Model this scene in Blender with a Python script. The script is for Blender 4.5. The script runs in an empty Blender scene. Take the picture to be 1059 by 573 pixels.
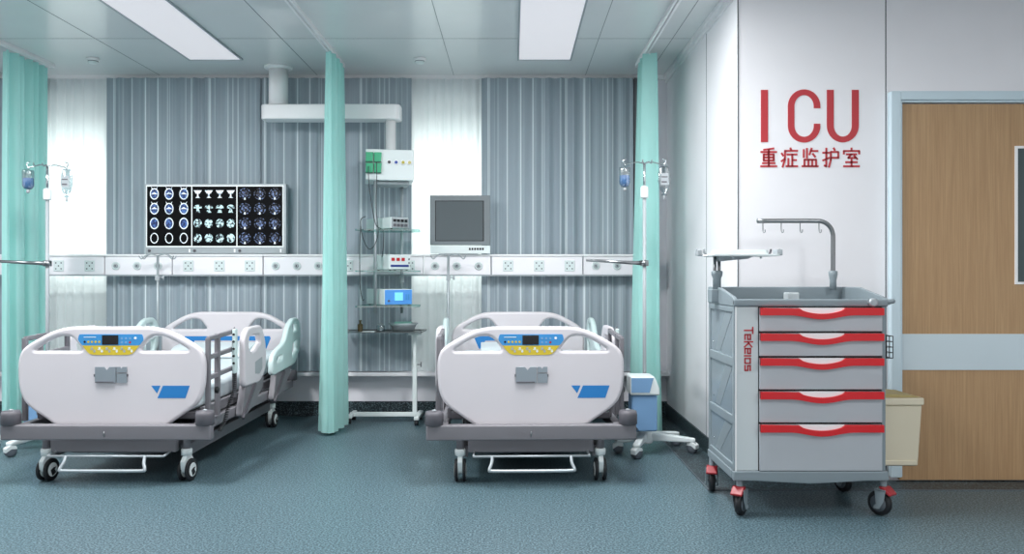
import bpy, bmesh, math, random
from mathutils import Vector, Matrix
random.seed(7)
PI = math.pi
S = bpy.context.scene
C = S.collection
# ------------------------------------------------------------------ camera
F = 870.0; CX = 530.0; CY = 285.0; EYE = 1.2
cam = bpy.data.cameras.new('camera'); camo = bpy.data.objects.new('camera', cam); C.objects.link(camo)
camo.location = (0, 0, EYE); camo.rotation_euler = (PI/2, 0, 0)
cam.sensor_width = 36; cam.lens = F/1059*36
cam.shift_x = -(CX-529.5)/1059; cam.shift_y = (CY-286.5)/1059
cam.clip_start = .05; cam.clip_end = 100
S.camera = camo
S.view_settings.view_transform = 'Standard'
try: S.view_settings.look = 'None'
except Exception: pass
S.view_settings.gamma = 1; S.view_settings.use_curve_mapping = False
S.view_settings.exposure = 0.0
# ------------------------------------------------------------------ world and light
W = bpy.data.worlds.new('world'); S.world = W; W.use_nodes = True
bg = W.node_tree.nodes['Background']; bg.inputs[0].default_value = (.97, .98, 1.0, 1); bg.inputs[1].default_value = 1.0

def sunlamp():
    l = bpy.data.lights.new('sun', 'SUN'); l.energy = 7.5; l.angle = R(20); l.color = (1, .98, .95)
    o = bpy.data.objects.new('sun', l); C.objects.link(o)
    o.rotation_euler = Vector((.12, -1, -.42)).to_track_quat('-Z', 'Y').to_euler()
def R(d): return d*PI/180
sunlamp()
def arealamp(name, loc, sx, sy, power, col=(1, 1, 1)):
    l = bpy.data.lights.new(name, 'AREA'); l.shape = 'RECTANGLE'; l.size = sx; l.size_y = sy; l.energy = power; l.color = col
    o = bpy.data.objects.new(name, l); C.objects.link(o); o.location = loc
    return o
WHITE_L = (.98, .99, 1.0)
CEIL = 2.905
# unseen panels added to brighten the room; their fixtures are built with the ceiling
FILL_PANELS = [(-4.7, 4.28, 80), (-2.33, 4.28, 86), (.25, 4.28, 86), (-2.33, 1.2, 16), (.25, 1.2, 18), (2.75, 1.6, 50)]
for (x, y, p) in FILL_PANELS: arealamp('fill_lamp', (x, y, CEIL-.03), .38, 1.34, p, WHITE_L)

# ------------------------------------------------------------------ materials
def newmat(name):
    m = bpy.data.materials.new(name); m.use_nodes = True
    return m, m.node_tree.nodes, m.node_tree.links, m.node_tree.nodes['Principled BSDF']
def lin(c):
    return tuple(((v/255)/12.92 if v/255 <= .04045 else ((v/255+.055)/1.055)**2.4) for v in c)
def mat(name, col, rough=.5, metal=0, spec=.5, coat=0, emis=None, es=0, trans=0, bump=0, bscale=200, var=0):
    m, n, l, b = newmat(name)
    c = lin(col)+(1,)
    b.inputs['Base Color'].default_value = c
    b.inputs['Roughness'].default_value = rough; b.inputs['Metallic'].default_value = metal
    b.inputs['Specular IOR Level'].default_value = spec; b.inputs['Coat Weight'].default_value = coat
    b.inputs['Transmission Weight'].default_value = trans
    if emis: b.inputs['Emission Color'].default_value = lin(emis)+(1,); b.inputs['Emission Strength'].default_value = es
    tc = n.new('ShaderNodeTexCoord'); no = n.new('ShaderNodeTexNoise'); no.inputs['Scale'].default_value = bscale
    l.new(tc.outputs['Object'], no.inputs['Vector'])
    if bump:
        bp = n.new('ShaderNodeBump'); bp.inputs['Strength'].default_value = bump; bp.inputs['Distance'].default_value = .001
        l.new(no.outputs['Fac'], bp.inputs['Height']); l.new(bp.outputs['Normal'], b.inputs['Normal'])
    # faint tonal variation keeps surfaces from being perfectly flat
    mx = n.new('ShaderNodeMix'); mx.data_type = 'RGBA'
    n2 = n.new('ShaderNodeTexNoise'); n2.inputs['Scale'].default_value = 3
    l.new(tc.outputs['Object'], n2.inputs['Vector']); l.new(n2.outputs['Fac'], mx.inputs[0])
    v = .04+var
    mx.inputs[6].default_value = tuple(k*(1-v) for k in c[:3])+(1,); mx.inputs[7].default_value = tuple(min(1, k*(1+v)) for k in c[:3])+(1,)
    l.new(mx.outputs[2], b.inputs['Base Color'])
    return m
M = {}
M['bedwhite'] = mat('bed_white_plastic', (212, 207, 211), .38)
M['palegreen'] = mat('pale_green_plastic', (206, 224, 223), .4)
M['grey'] = mat('grey_paint', (118, 116, 121), .45)
M['dgrey'] = mat('dark_grey_paint', (92, 90, 96), .5)
M['black'] = mat('black_rubber', (24, 26, 30), .5)
M['chrome'] = mat('chrome', (200, 206, 208), .18, 1)
M['steel'] = mat('brushed_steel', (140, 143, 145), .28, 1)
M['alu'] = mat('matte_aluminium', (170, 178, 182), .45, .5)
M['blue'] = mat('blue_decal', (34, 122, 190), .45)
M['skyblue'] = mat('panel_blue', (58, 142, 204), .4)
M['yellow'] = mat('panel_yellow', (212, 186, 52), .45)
M['screen'] = mat('dark_screen', (14, 14, 18), .25)
M['mattress'] = mat('mattress_cover', (205, 216, 220), .6, bump=.2, bscale=60)
M['white'] = mat('white_paint', (243, 243, 244), .35)
M['devwhite'] = mat('device_white', (226, 234, 234), .4)
M['red'] = mat('red_plastic', (214, 32, 40), .3)
M['redtext'] = mat('red_letter', (190, 52, 60), .5)
M['pedalred'] = mat('pedal_red', (150, 30, 40), .4)
M['cartgrey'] = mat('cart_blue_grey_plastic', (132, 144, 150), .38)
M['cartside'] = mat('cart_side_panel', (130, 143, 150), .25)
M['drawer'] = mat('drawer_grey', (186, 190, 195), .35, .15)
M['cartpanel'] = mat('cart_silver_panel', (203, 210, 212), .4)
M['tan'] = mat('bin_beige', (222, 212, 188), .5)
M['lightblue'] = mat('light_blue_plastic', (120, 160, 200), .4)
M['greenmod'] = mat('green_module', (60, 170, 125), .4)
M['blackcable'] = mat('cable', (50, 58, 62), .5)
M['socket'] = mat('socket_plate', (214, 224, 224), .45)
M['hole'] = mat('socket_hole', (70, 80, 84), .6)
M['midgrey'] = mat('mid_grey', (165, 172, 176), .5)
M['railwhite'] = mat('rail_white_enamel', (242, 240, 244), .3)
M['devblue'] = mat('device_blue', (78, 150, 225), .4)
M['lcd'] = mat('lcd', (120, 200, 240), .3, emis=(110, 200, 245), es=.5)
M['redled'] = mat('red_display', (150, 20, 30), .3, emis=(190, 20, 30), es=.3)
M['navy'] = mat('navy_strip', (40, 60, 130), .4)
M['brown'] = mat('brown_glass', (105, 88, 60), .15)
M['cardsteel'] = mat('holder_steel', (150, 160, 168), .3, .4)
M['wheelgrey'] = mat('wheel_grey', (96, 104, 112), .4)
M['filmwhite'] = mat('lightbox_white', (230, 235, 235), .4, emis=(240, 245, 245), es=.35)
M['film'] = mat('film_black', (3, 4, 7), .5, spec=.1)
M['facedown'] = mat('bin_lid', (178, 160, 108), .6)

def glassy(name, col, fac=.15, rough=.05):
    m, n, l, b = newmat(name); n.remove(b)
    out = n['Material Output']; t = n.new('ShaderNodeBsdfTransparent'); t.inputs[0].default_value = lin(col)+(1,)
    g = n.new('ShaderNodeBsdfGlossy'); g.inputs['Roughness'].default_value = rough
    mx = n.new('ShaderNodeMixShader'); mx.inputs[0].default_value = fac
    l.new(t.outputs[0], mx.inputs[1]); l.new(g.outputs[0], mx.inputs[2]); l.new(mx.outputs[0], out.inputs[0])
    return m
M['glass'] = glassy('window_glass', (245, 250, 250), .06)
M['shelfglass'] = glassy('green_shelf_glass', (196, 228, 224), .25)
M['bagfilm'] = glassy('clear_bag_film', (215, 225, 228), .25, .15)
M['bluefluid'] = mat('blue_fluid', (90, 140, 200), .2)

def scanmat(name, c1, c2, scale, thr):
    m, n, l, b = newmat(name)
    tc = n.new('ShaderNodeTexCoord'); no = n.new('ShaderNodeTexNoise'); no.inputs['Scale'].default_value = scale; no.inputs['Detail'].default_value = 4
    r = n.new('ShaderNodeValToRGB'); r.color_ramp.elements[0].position = thr-.06; r.color_ramp.elements[1].position = thr+.06
    r.color_ramp.elements[0].color = lin(c1)+(1,); r.color_ramp.elements[1].color = lin(c2)+(1,)
    l.new(tc.outputs['Object'], no.inputs['Vector']); l.new(no.outputs['Fac'], r.inputs[0])
    l.new(r.outputs[0], b.inputs['Base Color']); l.new(r.outputs[0], b.inputs['Emission Color']); b.inputs['Emission Strength'].default_value = .3
    b.inputs['Roughness'].default_value = .35
    return m
M['scanring'] = scanmat('scan_ring', (150, 175, 195), (235, 240, 245), 60, .4)
M['scanblue'] = scanmat('scan_blue', (14, 34, 84), (70, 108, 170), 70, .52)
M['scanmottle'] = scanmat('scan_mottle', (6, 20, 30), (205, 235, 240), 55, .5)
M['scandark'] = scanmat('scan_dark', (4, 8, 22), (110, 130, 175), 75, .56)

def teal_mat():
    m, n, l, b = newmat('teal_curtain_cloth')
    b.inputs['Base Color'].default_value = lin((188, 235, 230))+(1,); b.inputs['Roughness'].default_value = .75
    b.inputs['Sheen Weight'].default_value = .2
    tc = n.new('ShaderNodeTexCoord'); w = n.new('ShaderNodeTexNoise'); w.inputs['Scale'].default_value = 500
    bp = n.new('ShaderNodeBump'); bp.inputs['Strength'].default_value = .15; bp.inputs['Distance'].default_value = .001
    l.new(tc.outputs['Object'], w.inputs['Vector']); l.new(w.outputs['Fac'], bp.inputs['Height']); l.new(bp.outputs['Normal'], b.inputs['Normal'])
    t = n.new('ShaderNodeBsdfTranslucent'); t.inputs[0].default_value = lin((164, 232, 226))+(1,)
    mx = n.new('ShaderNodeMixShader'); mx.inputs[0].default_value = .35
    l.new(b.outputs[0], mx.inputs[1]); l.new(t.outputs[0], mx.inputs[2]); l.new(mx.outputs[0], n['Material Output'].inputs[0])
    return m
M['teal'] = teal_mat()
def sheer_mat():
    m, n, l, b = newmat('white_sheer_voile')
    b.inputs['Base Color'].default_value = lin((236, 242, 242))+(1,); b.inputs['Roughness'].default_value = .8
    t = n.new('ShaderNodeBsdfTranslucent'); t.inputs[0].default_value = lin((245, 250, 250))+(1,)
    tr = n.new('ShaderNodeBsdfTransparent')
    m1 = n.new('ShaderNodeMixShader'); m1.inputs[0].default_value = .6
    m2 = n.new('ShaderNodeMixShader'); m2.inputs[0].default_value = .02
    l.new(b.outputs[0], m1.inputs[1]); l.new(t.outputs[0], m1.inputs[2])
    l.new(m1.outputs[0], m2.inputs[1]); l.new(tr.outputs[0], m2.inputs[2]); l.new(m2.outputs[0], n['Material Output'].inputs[0])
    return m
M['sheer'] = sheer_mat()
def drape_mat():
    # slate cloth with irregular thin pale vertical stripes in its colour
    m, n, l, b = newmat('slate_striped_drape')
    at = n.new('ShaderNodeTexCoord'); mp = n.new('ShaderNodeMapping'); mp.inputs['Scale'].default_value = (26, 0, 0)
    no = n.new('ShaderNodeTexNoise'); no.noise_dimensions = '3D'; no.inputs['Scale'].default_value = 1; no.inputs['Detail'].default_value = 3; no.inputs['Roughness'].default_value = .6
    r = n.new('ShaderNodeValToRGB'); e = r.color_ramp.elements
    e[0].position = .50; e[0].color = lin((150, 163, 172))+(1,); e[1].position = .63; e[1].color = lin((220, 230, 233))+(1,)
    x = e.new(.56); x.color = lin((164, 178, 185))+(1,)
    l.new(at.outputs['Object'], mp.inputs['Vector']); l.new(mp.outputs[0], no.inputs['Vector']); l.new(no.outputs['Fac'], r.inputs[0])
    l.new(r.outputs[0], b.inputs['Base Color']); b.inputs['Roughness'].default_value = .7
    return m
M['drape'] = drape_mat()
def floor_mat():
    m, n, l, b = newmat('speckled_teal_vinyl')
    tc = n.new('ShaderNodeTexCoord')
    a = n.new('ShaderNodeTexNoise'); a.inputs['Scale'].default_value = 105; a.inputs['Detail'].default_value = 2; a.inputs['Roughness'].default_value = .6
    r = n.new('ShaderNodeValToRGB'); e = r.color_ramp.elements
    e[0].position = .42; e[0].color = lin((44, 68, 76))+(1,); e[1].position = .60; e[1].color = lin((118, 140, 148))+(1,)
    x = e.new(.5); x.color = lin((72, 98, 107))+(1,)
    l.new(tc.outputs['Object'], a.inputs['Vector']); l.new(a.outputs['Fac'], r.inputs[0]); l.new(r.outputs[0], b.inputs['Base Color'])
    b.inputs['Roughness'].default_value = .42; b.inputs['Specular IOR Level'].default_value = .55
    return m
M['floor'] = floor_mat()
def border_mat():
    m, n, l, b = newmat('dark_speckled_border')
    tc = n.new('ShaderNodeTexCoord'); a = n.new('ShaderNodeTexNoise'); a.inputs['Scale'].default_value = 110; a.inputs['Detail'].default_value = 3
    r = n.new('ShaderNodeValToRGB'); e = r.color_ramp.elements
    e[0].position = .5; e[0].color = lin((26, 38, 44))+(1,); e[1].position = .72; e[1].color = lin((112, 134, 140))+(1,)
    l.new(tc.outputs['Object'], a.inputs['Vector']); l.new(a.outputs['Fac'], r.inputs[0]); l.new(r.outputs[0], b.inputs['Base Color'])
    b.inputs['Roughness'].default_value = .45
    return m
M['border'] = border_mat()
def wood_mat():
    m, n, l, b = newmat('oak_veneer')
    tc = n.new('ShaderNodeTexCoord'); mp = n.new('ShaderNodeMapping'); mp.inputs['Scale'].default_value = (55, 55, 1.2)
    a = n.new('ShaderNodeTexNoise'); a.inputs['Scale'].default_value = 2.2; a.inputs['Detail'].default_value = 7; a.inputs['Roughness'].default_value = .65; a.inputs['Distortion'].default_value = .3
    r = n.new('ShaderNodeValToRGB'); e = r.color_ramp.elements
    e[0].position = .3; e[0].color = lin((168, 133, 95))+(1,); e[1].position = .7; e[1].color = lin((192, 157, 117))+(1,)
    l.new(tc.outputs['Object'], mp.inputs['Vector']); l.new(mp.outputs[0], a.inputs['Vector']); l.new(a.outputs['Fac'], r.inputs[0]); l.new(r.outputs[0], b.inputs['Base Color'])
    b.inputs['Roughness'].default_value = .45
    return m
M['wood'] = wood_mat()
M['ceil'] = mat('ceiling_metal_panel', (226, 229, 229), .3, 0, .5, .4)
M['ceilseam'] = mat('ceiling_joint', (128, 136, 138), .5)
M['wall'] = mat('wall_panel_white', (241, 240, 243), .42)
M['lowwall'] = mat('low_wall_white', (240, 238, 244), .5)
M['seam'] = mat('seam_dark', (96, 100, 104), .6)
M['frameblue'] = mat('door_frame_pale_blue', (206, 224, 232), .4)
M['kick'] = mat('kick_band_metal', (206, 220, 226), .4, 0)
M['darkglass'] = mat('dark_pane', (66, 82, 84), .12)
M['diffuser'] = mat('lamp_diffuser', (170, 170, 174), .5, emis=(226, 226, 232), es=.68)
M['concrete'] = mat('exterior_concrete', (196, 202, 200), .8)

# ------------------------------------------------------------------ mesh helpers
class MB:
    def __init__(s): s.b = bmesh.new(); s.T = Matrix()
    def _v(s, p): return s.b.verts.new(s.T @ Vector(p))
    def _f(s, vs, sm=False):
        try: f = s.b.faces.new(vs); f.smooth = sm; return f
        except ValueError: return None
    def box(s, x0, x1, y0, y1, z0, z1, rot=None):
        c = Vector(((x0+x1)/2, (y0+y1)/2, (z0+z1)/2)); Q = rot if rot else Matrix()
        def p(x, y, z): return s._v(c + (Q.to_3x3() @ (Vector((x, y, z))-c)))
        v = [p(x, y, z) for z in (z0, z1) for (x, y) in ((x0, y0), (x1, y0), (x1, y1), (x0, y1))]
        for q in ((3, 2, 1, 0), (4, 5, 6, 7), (0, 1, 5, 4), (1, 2, 6, 5), (2, 3, 7, 6), (3, 0, 4, 7)): s._f([v[i] for i in q])
        return s
    def bar(s, a, b, w, h=None):
        """rectangular bar from a to b, w across, h in the other direction"""
        a = Vector(a); b = Vector(b); h = h or w; d = (b-a).normalized()
        up = Vector((0, 0, 1)) if abs(d.z) < .95 else Vector((0, 1, 0))
        sd = d.cross(up).normalized()*w/2; u = sd.cross(d).normalized()*h/2
        v = [s._v(p+i*sd+j*u) for p in (a, b) for (i, j) in ((-1, -1), (1, -1), (1, 1), (-1, 1))]
        for q in ((0, 1, 2, 3), (7, 6, 5, 4), (0, 4, 5, 1), (1, 5, 6, 2), (2, 6, 7, 3), (3, 7, 4, 0)): s._f([v[i] for i in q])
        return s
    def tube(s, pts, r, n=12, smooth=0, caps=True):
        P = [Vector(p) for p in pts]
        if smooth:
            Q = []
            for i in range(len(P)-1):
                p0 = P[max(i-1, 0)]; p1 = P[i]; p2 = P[i+1]; p3 = P[min(i+2, len(P)-1)]
                for k in range(smooth):
                    t = k/smooth
                    Q.append(.5*((2*p1)+(-p0+p2)*t+(2*p0-5*p1+4*p2-p3)*t*t+(-p0+3*p1-3*p2+p3)*t**3))
            Q.append(P[-1]); P = Q
        rr = r if isinstance(r, (list, tuple)) else [r]*len(P)
        rings = []; prev = None
        for i, p in enumerate(P):
            d = (P[min(i+1, len(P)-1)]-P[max(i-1, 0)]).normalized()
            if prev is None:
                up = Vector((0, 0, 1)) if abs(d.z) < .9 else Vector((1, 0, 0)); sd = d.cross(up).normalized()
            else: sd = (prev - d*prev.dot(d)).normalized()
            prev = sd; u = sd.cross(d)
            rings.append([s._v(p+rr[i]*(math.cos(2*PI*k/n)*sd+math.sin(2*PI*k/n)*u)) for k in range(n)])
        for a, b in zip(rings, rings[1:]):
            for k in range(n): s._f([a[k], b[k], b[(k+1) % n], a[(k+1) % n]], True)
        if caps: s._f(rings[0]); s._f(rings[-1][::-1])
        return s
    def lathe(s, prof, c=(0, 0, 0), axis='Z', n=28):
        """prof: (radius, along) pairs"""
        c = Vector(c)
        def pt(r, h, a):
            x, y = r*math.cos(a), r*math.sin(a)
            return c+(Vector((x, y, h)) if axis == 'Z' else Vector((h, x, y)) if axis == 'X' else Vector((x, -h, y)))
        rings = [[s._v(pt(max(r, 1e-5), h, 2*PI*k/n)) for k in range(n)] for r, h in prof]
        for a, b in zip(rings, rings[1:]):
            for k in range(n): s._f([a[k], a[(k+1) % n], b[(k+1) % n], b[k]], True)
        s._f(rings[0][::-1]); s._f(rings[-1])
        return s
    def prism(s, pts, a, b, plane='XZ'):
        """2-D outline pushed from a to b along the missing axis"""
        def p(u, v, w): return (u, w, v) if plane == 'XZ' else (w, u, v) if plane == 'YZ' else (u, v, w)
        A = [s._v(p(u, v, a)) for u, v in pts]; B = [s._v(p(u, v, b)) for u, v in pts]
        s._f(A); s._f(B[::-1]); n = len(pts)
        for i in range(n): s._f([A[(i+1) % n], A[i], B[i], B[(i+1) % n]])
        return s
    def build(s, name, m, parent=None, bevel=0, seg=2, **tags):
        bmesh.ops.recalc_face_normals(s.b, faces=s.b.faces[:])
        me = bpy.data.meshes.new(name); s.b.to_mesh(me); s.b.free()
        o = bpy.data.objects.new(name, me); C.objects.link(o); me.materials.append(m)
        if parent: o.parent = parent
        if bevel:
            md = o.modifiers.new('bevel', 'BEVEL'); md.width = bevel; md.segments = seg; md.limit_method = 'ANGLE'; md.angle_limit = R(40); md.harden_normals = False
            for p in me.polygons: p.use_smooth = True
            e = o.modifiers.new('wn', 'WEIGHTED_NORMAL'); e.keep_sharp = True
            for ed in me.edges: pass
        for k, v in tags.items(): o[k] = v
        return o
def fillet(pts, rad, n=5):
    """round the corners of a closed 2-D outline"""
    out = []; N = len(pts)
    for i in range(N):
        p0 = Vector(pts[i-1]); p = Vector(pts[i]); p1 = Vector(pts[(i+1) % N])
        r = rad[i] if isinstance(rad, (list, tuple)) else rad
        a = min(r, (p0-p).length*.45); b = min(r, (p1-p).length*.45)
        A = p+(p0-p).normalized()*a; B = p+(p1-p).normalized()*b
        for k in range(n+1):
            t = k/n; out.append(tuple((1-t)**2*A+2*t*(1-t)*p+t*t*B))
    return out
def plate(name, outer, holes, thick, bevel, m, parent, mtx):
    """thick rounded plate with holes, outline in its own XY plane"""
    cu = bpy.data.curves.new(name, 'CURVE'); cu.dimensions = '2D'; cu.fill_mode = 'BOTH'
    for pts in [outer]+holes:
        sp = cu.splines.new('POLY'); sp.points.add(len(pts)-1); sp.use_cyclic_u = True
        for q, (x, y) in zip(sp.points, pts): q.co = (x, y, 0, 1)
    cu.extrude = max(thick/2-bevel, 0); cu.bevel_depth = bevel; cu.bevel_resolution = 3; cu.offset = -bevel
    tmp = bpy.data.objects.new('tmp', cu); C.objects.link(tmp)
    dg = bpy.context.evaluated_depsgraph_get(); dg.update()
    me = bpy.data.meshes.new_from_object(tmp.evaluated_get(dg)); bpy.data.objects.remove(tmp)
    me.transform(mtx); me.name = name
    for p in me.polygons: p.use_smooth = True
    try: me.set_sharp_from_angle(angle=R(50))
    except Exception: pass
    me.materials.clear(); me.materials.append(m)
    o = bpy.data.objects.new(name, me); C.objects.link(o)
    if parent: o.parent = parent
    return o
XZ = Matrix.Rotation(PI/2, 4, 'X')           # plate's XY -> XZ, facing -Y
YZ = Matrix(((0, 0, 1, 0), (1, 0, 0, 0), (0, 1, 0, 0), (0, 0, 0, 1)))   # plate's XY -> YZ
def thing(name, label, cat, loc=(0, 0, 0), rz=0, group=None):
    o = bpy.data.objects.new(name, None); C.objects.link(o); o.location = loc; o.rotation_euler = (0, 0, rz)
    o.empty_display_size = .1
    o['label'] = label; o['category'] = cat
    if group: o['group'] = group
    return o
def tag(o, label, cat, group=None):
    o['label'] = label; o['category'] = cat
    if group: o['group'] = group
    return o
def struct(name, mb, m, bevel=0, parent=None):
    o = mb.build(name, m, parent, bevel)
    if not parent: o['kind'] = 'structure'
    return o
def at(px, py, D): s = F/D; return Vector(((px-CX)/s, D, EYE-(py-CY)/s))
def X(px, D): return (px-CX)*D/F
def Z(py, D): return EYE-(py-CY)*D/F
def copy_tree(o, parent=None):
    c = o.copy(); C.objects.link(c)
    if parent: c.parent = parent
    for ch in o.children: copy_tree(ch, c)
    return c
# ------------------------------------------------------------------ the setting
YB = 7.2; YF = 4.92; XS = 1.319; XL = -6.0; XR = 4.6; Y0 = -2.4
struct('floor', MB().box(XL-.2, XR+.2, Y0, YB+.2, -.06, 0), M['floor'])
# dark speckled border running along side wall and door wall
BW = .22
struct('trim_1', MB().box(XS-BW, XS, YF-BW, YB, 0, .004), M['border'])
struct('trim_2', MB().box(XS, XR, YF-BW, YF, 0, .004), M['border'])
struct('trim_3', MB().box(XS-BW-.007, XS-BW, YF-BW-.007, YB, 0, .005).box(XS-BW, XR, YF-BW-.007, YF-BW, 0, .005), M['wheelgrey'])
struct('ceiling', MB().box(XL-.2, XR+.2, Y0, YB+.2, CEIL, CEIL+.1), M['ceil'])
cs = MB()
for px in (-4.3, -3.0, -1.66, -.5, .62, 1.15): cs.box(px-.002, px+.002, Y0, YB, CEIL-.002, CEIL)
for y in (6.05, 4.9): cs.box(XL, XS, y-.001, y+.001, CEIL-.0015, CEIL)
struct('trim_4', cs, M['ceilseam'])
# window wall
WIN = [(X(43, YB), X(116, YB)), (X(420, YB), X(503, YB))]
z0, z1 = .40, 2.74
wb = MB(); xs = [XL-.2]+[v for w in WIN for v in w]+[XS+.02]
for i in range(0, len(xs), 2): wb.box(xs[i], xs[i+1], YB, YB+.18, 0, CEIL)
for a, b in WIN: wb.box(a, b, YB, YB+.18, 0, z0); wb.box(a, b, YB, YB+.18, z1, CEIL)
struct('wall_back', wb, M['lowwall'])
for i, (a, b) in enumerate(WIN):
    f = MB(); w = .04
    f.box(a, a+w, YB+.06, YB+.12, z0, z1).box(b-w, b, YB+.06, YB+.12, z0, z1).box(a+w, b-w, YB+.06, YB+.12, z0, z0+w).box(a+w, b-w, YB+.06, YB+.12, z1-w, z1).box(a+w, b-w, YB+.07, YB+.11, 1.1, 1.13)
    fo = struct('window_%d' % (i+1), f, M['white'])
    MB().box(a+w, b-w, YB+.088, YB+.092, z0+w, z1-w).build('window_pane', M['glass'], fo)
# wall added outside to keep the sun off the lower voile
pm = MB().box(XL, XS, YB+.9, YB+1.05, -.1, 1.55)
struct('wall_sun_block', pm, M['concrete'])
struct('floor_balcony', MB().box(XL, XS, YB+.18, YB+1.05, -.16, -.02), M['concrete'])
struct('ceiling_sun_block', MB().box(XL, XS, YB+.18, YB+1.2, CEIL, CEIL+.12), M['concrete'])  # overhang added outside to shade the top of the voile
struct('trim_5', MB().box(XL, XS, YB-.15, YB, .355, .385), M['railwhite'], .004)       # sill
struct('trim_6', MB().box(XL, XS, YB-.05, YB, CEIL-.035, CEIL), M['white'])                 # cornice / drape track
struct('baseboard_back', MB().box(XL, XS, YB-.015, YB, 0, .125), M['border'])
struct('wall_left', MB().box(XL-.2, XL, Y0, YB, 0, CEIL), M['wall'])
struct('wall_side', MB().box(XS, XS+.15, YF+.15, YB, 0, CEIL), M['wall'])
struct('wall_front', MB().box(XS, XR, YF, YF+.15, 0, CEIL), M['wall'])
struct('wall_right', MB().box(XR, XR+.2, Y0, YF, 0, CEIL), M['wall'])
struct('baseboard_side', MB().box(XS-.012, XS, YF, YB-.015, 0, .11), M['border'])
struct('baseboard_front', MB().box(XS, X(916, YF), YF-.012, YF, 0, .10), M['border'])
# wall panel seams
sm = MB().box(XS-.0015, XS, 5.715, 5.721, .11, CEIL).box(X(916, YF)-.003, X(916, YF)+.003, YF-.0015, YF, .10, CEIL).box(XS-.004, XS+.002, YF-.004, YF, 0.1, CEIL)
struct('trim_7', sm, M['seam'])
struct('trim_8', MB().box(XS-.035, XS, YF, YB, CEIL-.03, CEIL).box(XS-.012, XS, YF, YB, CEIL-.06, CEIL-.03), M['white'])
# door
xd = X(928, YF); xf = X(918, YF); zt = Z(107, YF); zf = Z(96, YF)
d1 = struct('door_1', MB().box(xd, 3.55, YF-.03, YF-.004, .012, zt-.01), M['wood'])
MB().box(xd+.001, 3.549, YF-.034, YF-.03, Z(382, YF), Z(345, YF)).build('kick_band', M['kick'], d1)
vx0, vx1, vz0, vz1 = X(1046, YF), X(1046, YF)+.24, Z(294, YF), Z(152, YF)
MB().box(vx0, vx0+.014, YF-.04, YF-.03, vz0, vz1).box(vx1-.014, vx1, YF-.04, YF-.03, vz0, vz1).box(vx0+.014, vx1-.014, YF-.04, YF-.03, vz0, vz0+.014).box(vx0+.014, vx1-.014, YF-.04, YF-.03, vz1-.014, vz1).build('vision_frame', M['white'], d1)
MB().box(vx0+.014, vx1-.014, YF-.034, YF-.0302, vz0+.014, vz1-.014).build('vision_pane', M['darkglass'], d1)
h = MB().tube([(3.42, YF-.03, 1.05), (3.42, YF-.08, 1.05), (3.30, YF-.085, 1.05)], .01, 10); h.build('door_handle', M['steel'], d1)
struct('trim_9', MB().box(xf, xd, YF-.05, YF, .03, zf).box(xd, 3.6, YF-.05, YF, zt+.012, zf).box(xd, xd+.012, YF-.04, YF-.03, .03, zt).box(xd, 3.6, YF-.04, YF-.004, zt-.002, zt+.012), M['frameblue'], .003)

# --- lettering helper
def strokes(segs, org, sc, w, y0, y1, scx=None):
    mb = MB(); scx = scx or sc
    for pl in segs:
        for (a, b) in zip(pl, pl[1:]):
            A = Vector((org[0]+a[0]*scx, org[1]+a[1]*sc)); B = Vector((org[0]+b[0]*scx, org[1]+b[1]*sc))
            d = (B-A).normalized(); nrm = Vector((-d.y, d.x))*w/2; e = d*w*.25
            mb.prism([tuple(A-e+nrm), tuple(A-e-nrm), tuple(B+e-nrm), tuple(B+e+nrm)], y0, y1)
    return mb
sg = thing('wall_sign', 'red ICU lettering above five red Chinese characters on the white wall', 'sign', (X(838, YF), YF, 2.06))
def L(px): return X(px, YF)-X(838, YF)
def H(py): return Z(py, YF)-2.06
def arcpts(cx, cz, rx, rz, a0, a1, n=24): return [(cx+rx*math.cos(R(a0+(a1-a0)*i/n)), cz+rz*math.sin(R(a0+(a1-a0)*i/n))) for i in range(n+1)]
sy0, sy1 = -.0025, -.0003
MB().prism([(L(786.8), H(147)), (L(794.2), H(147)), (L(794.2), H(93)), (L(786.8), H(93))], sy0, sy1).build('letter_i', M['redtext'], sg)
cx, cz = L(831.5), H(120)
def ribbon(outer, inner):
    mb = MB()
    for i in range(len(outer)-1): mb.prism([outer[i], outer[i+1], inner[i+1], inner[i]], sy0, sy1)
    return mb
u = 1/(F/YF)
oc = [(cx+16.8*u, cz+8*u)]+arcpts(cx, cz+10*u, 16.8*u, 17.5*u, 0, 180)+arcpts(cx, cz-10*u, 16.8*u, 17.5*u, 180, 360)+[(cx+16.8*u, cz-8*u)]
ic = [(cx+10*u, cz+8*u)]+arcpts(cx, cz+10*u, 10*u, 11.5*u, 0, 180)+arcpts(cx, cz-10*u, 10*u, 11.5*u, 180, 360)+[(cx+10*u, cz-8*u)]
ribbon(oc, ic).build('letter_c', M['redtext'], sg)
cx = L(871.5)
ou = [(cx-16.5*u, H(93))]+arcpts(cx, cz-10*u, 16.5*u, 17.3*u, 180, 360)+[(cx+16.5*u, H(93))]
iu = [(cx-9.3*u, H(93))]+arcpts(cx, cz-10*u, 9.3*u, 11.3*u, 180, 360)+[(cx+9.3*u, H(93))]
ribbon(ou, iu).build('letter_u', M['redtext'], sg)
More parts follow.
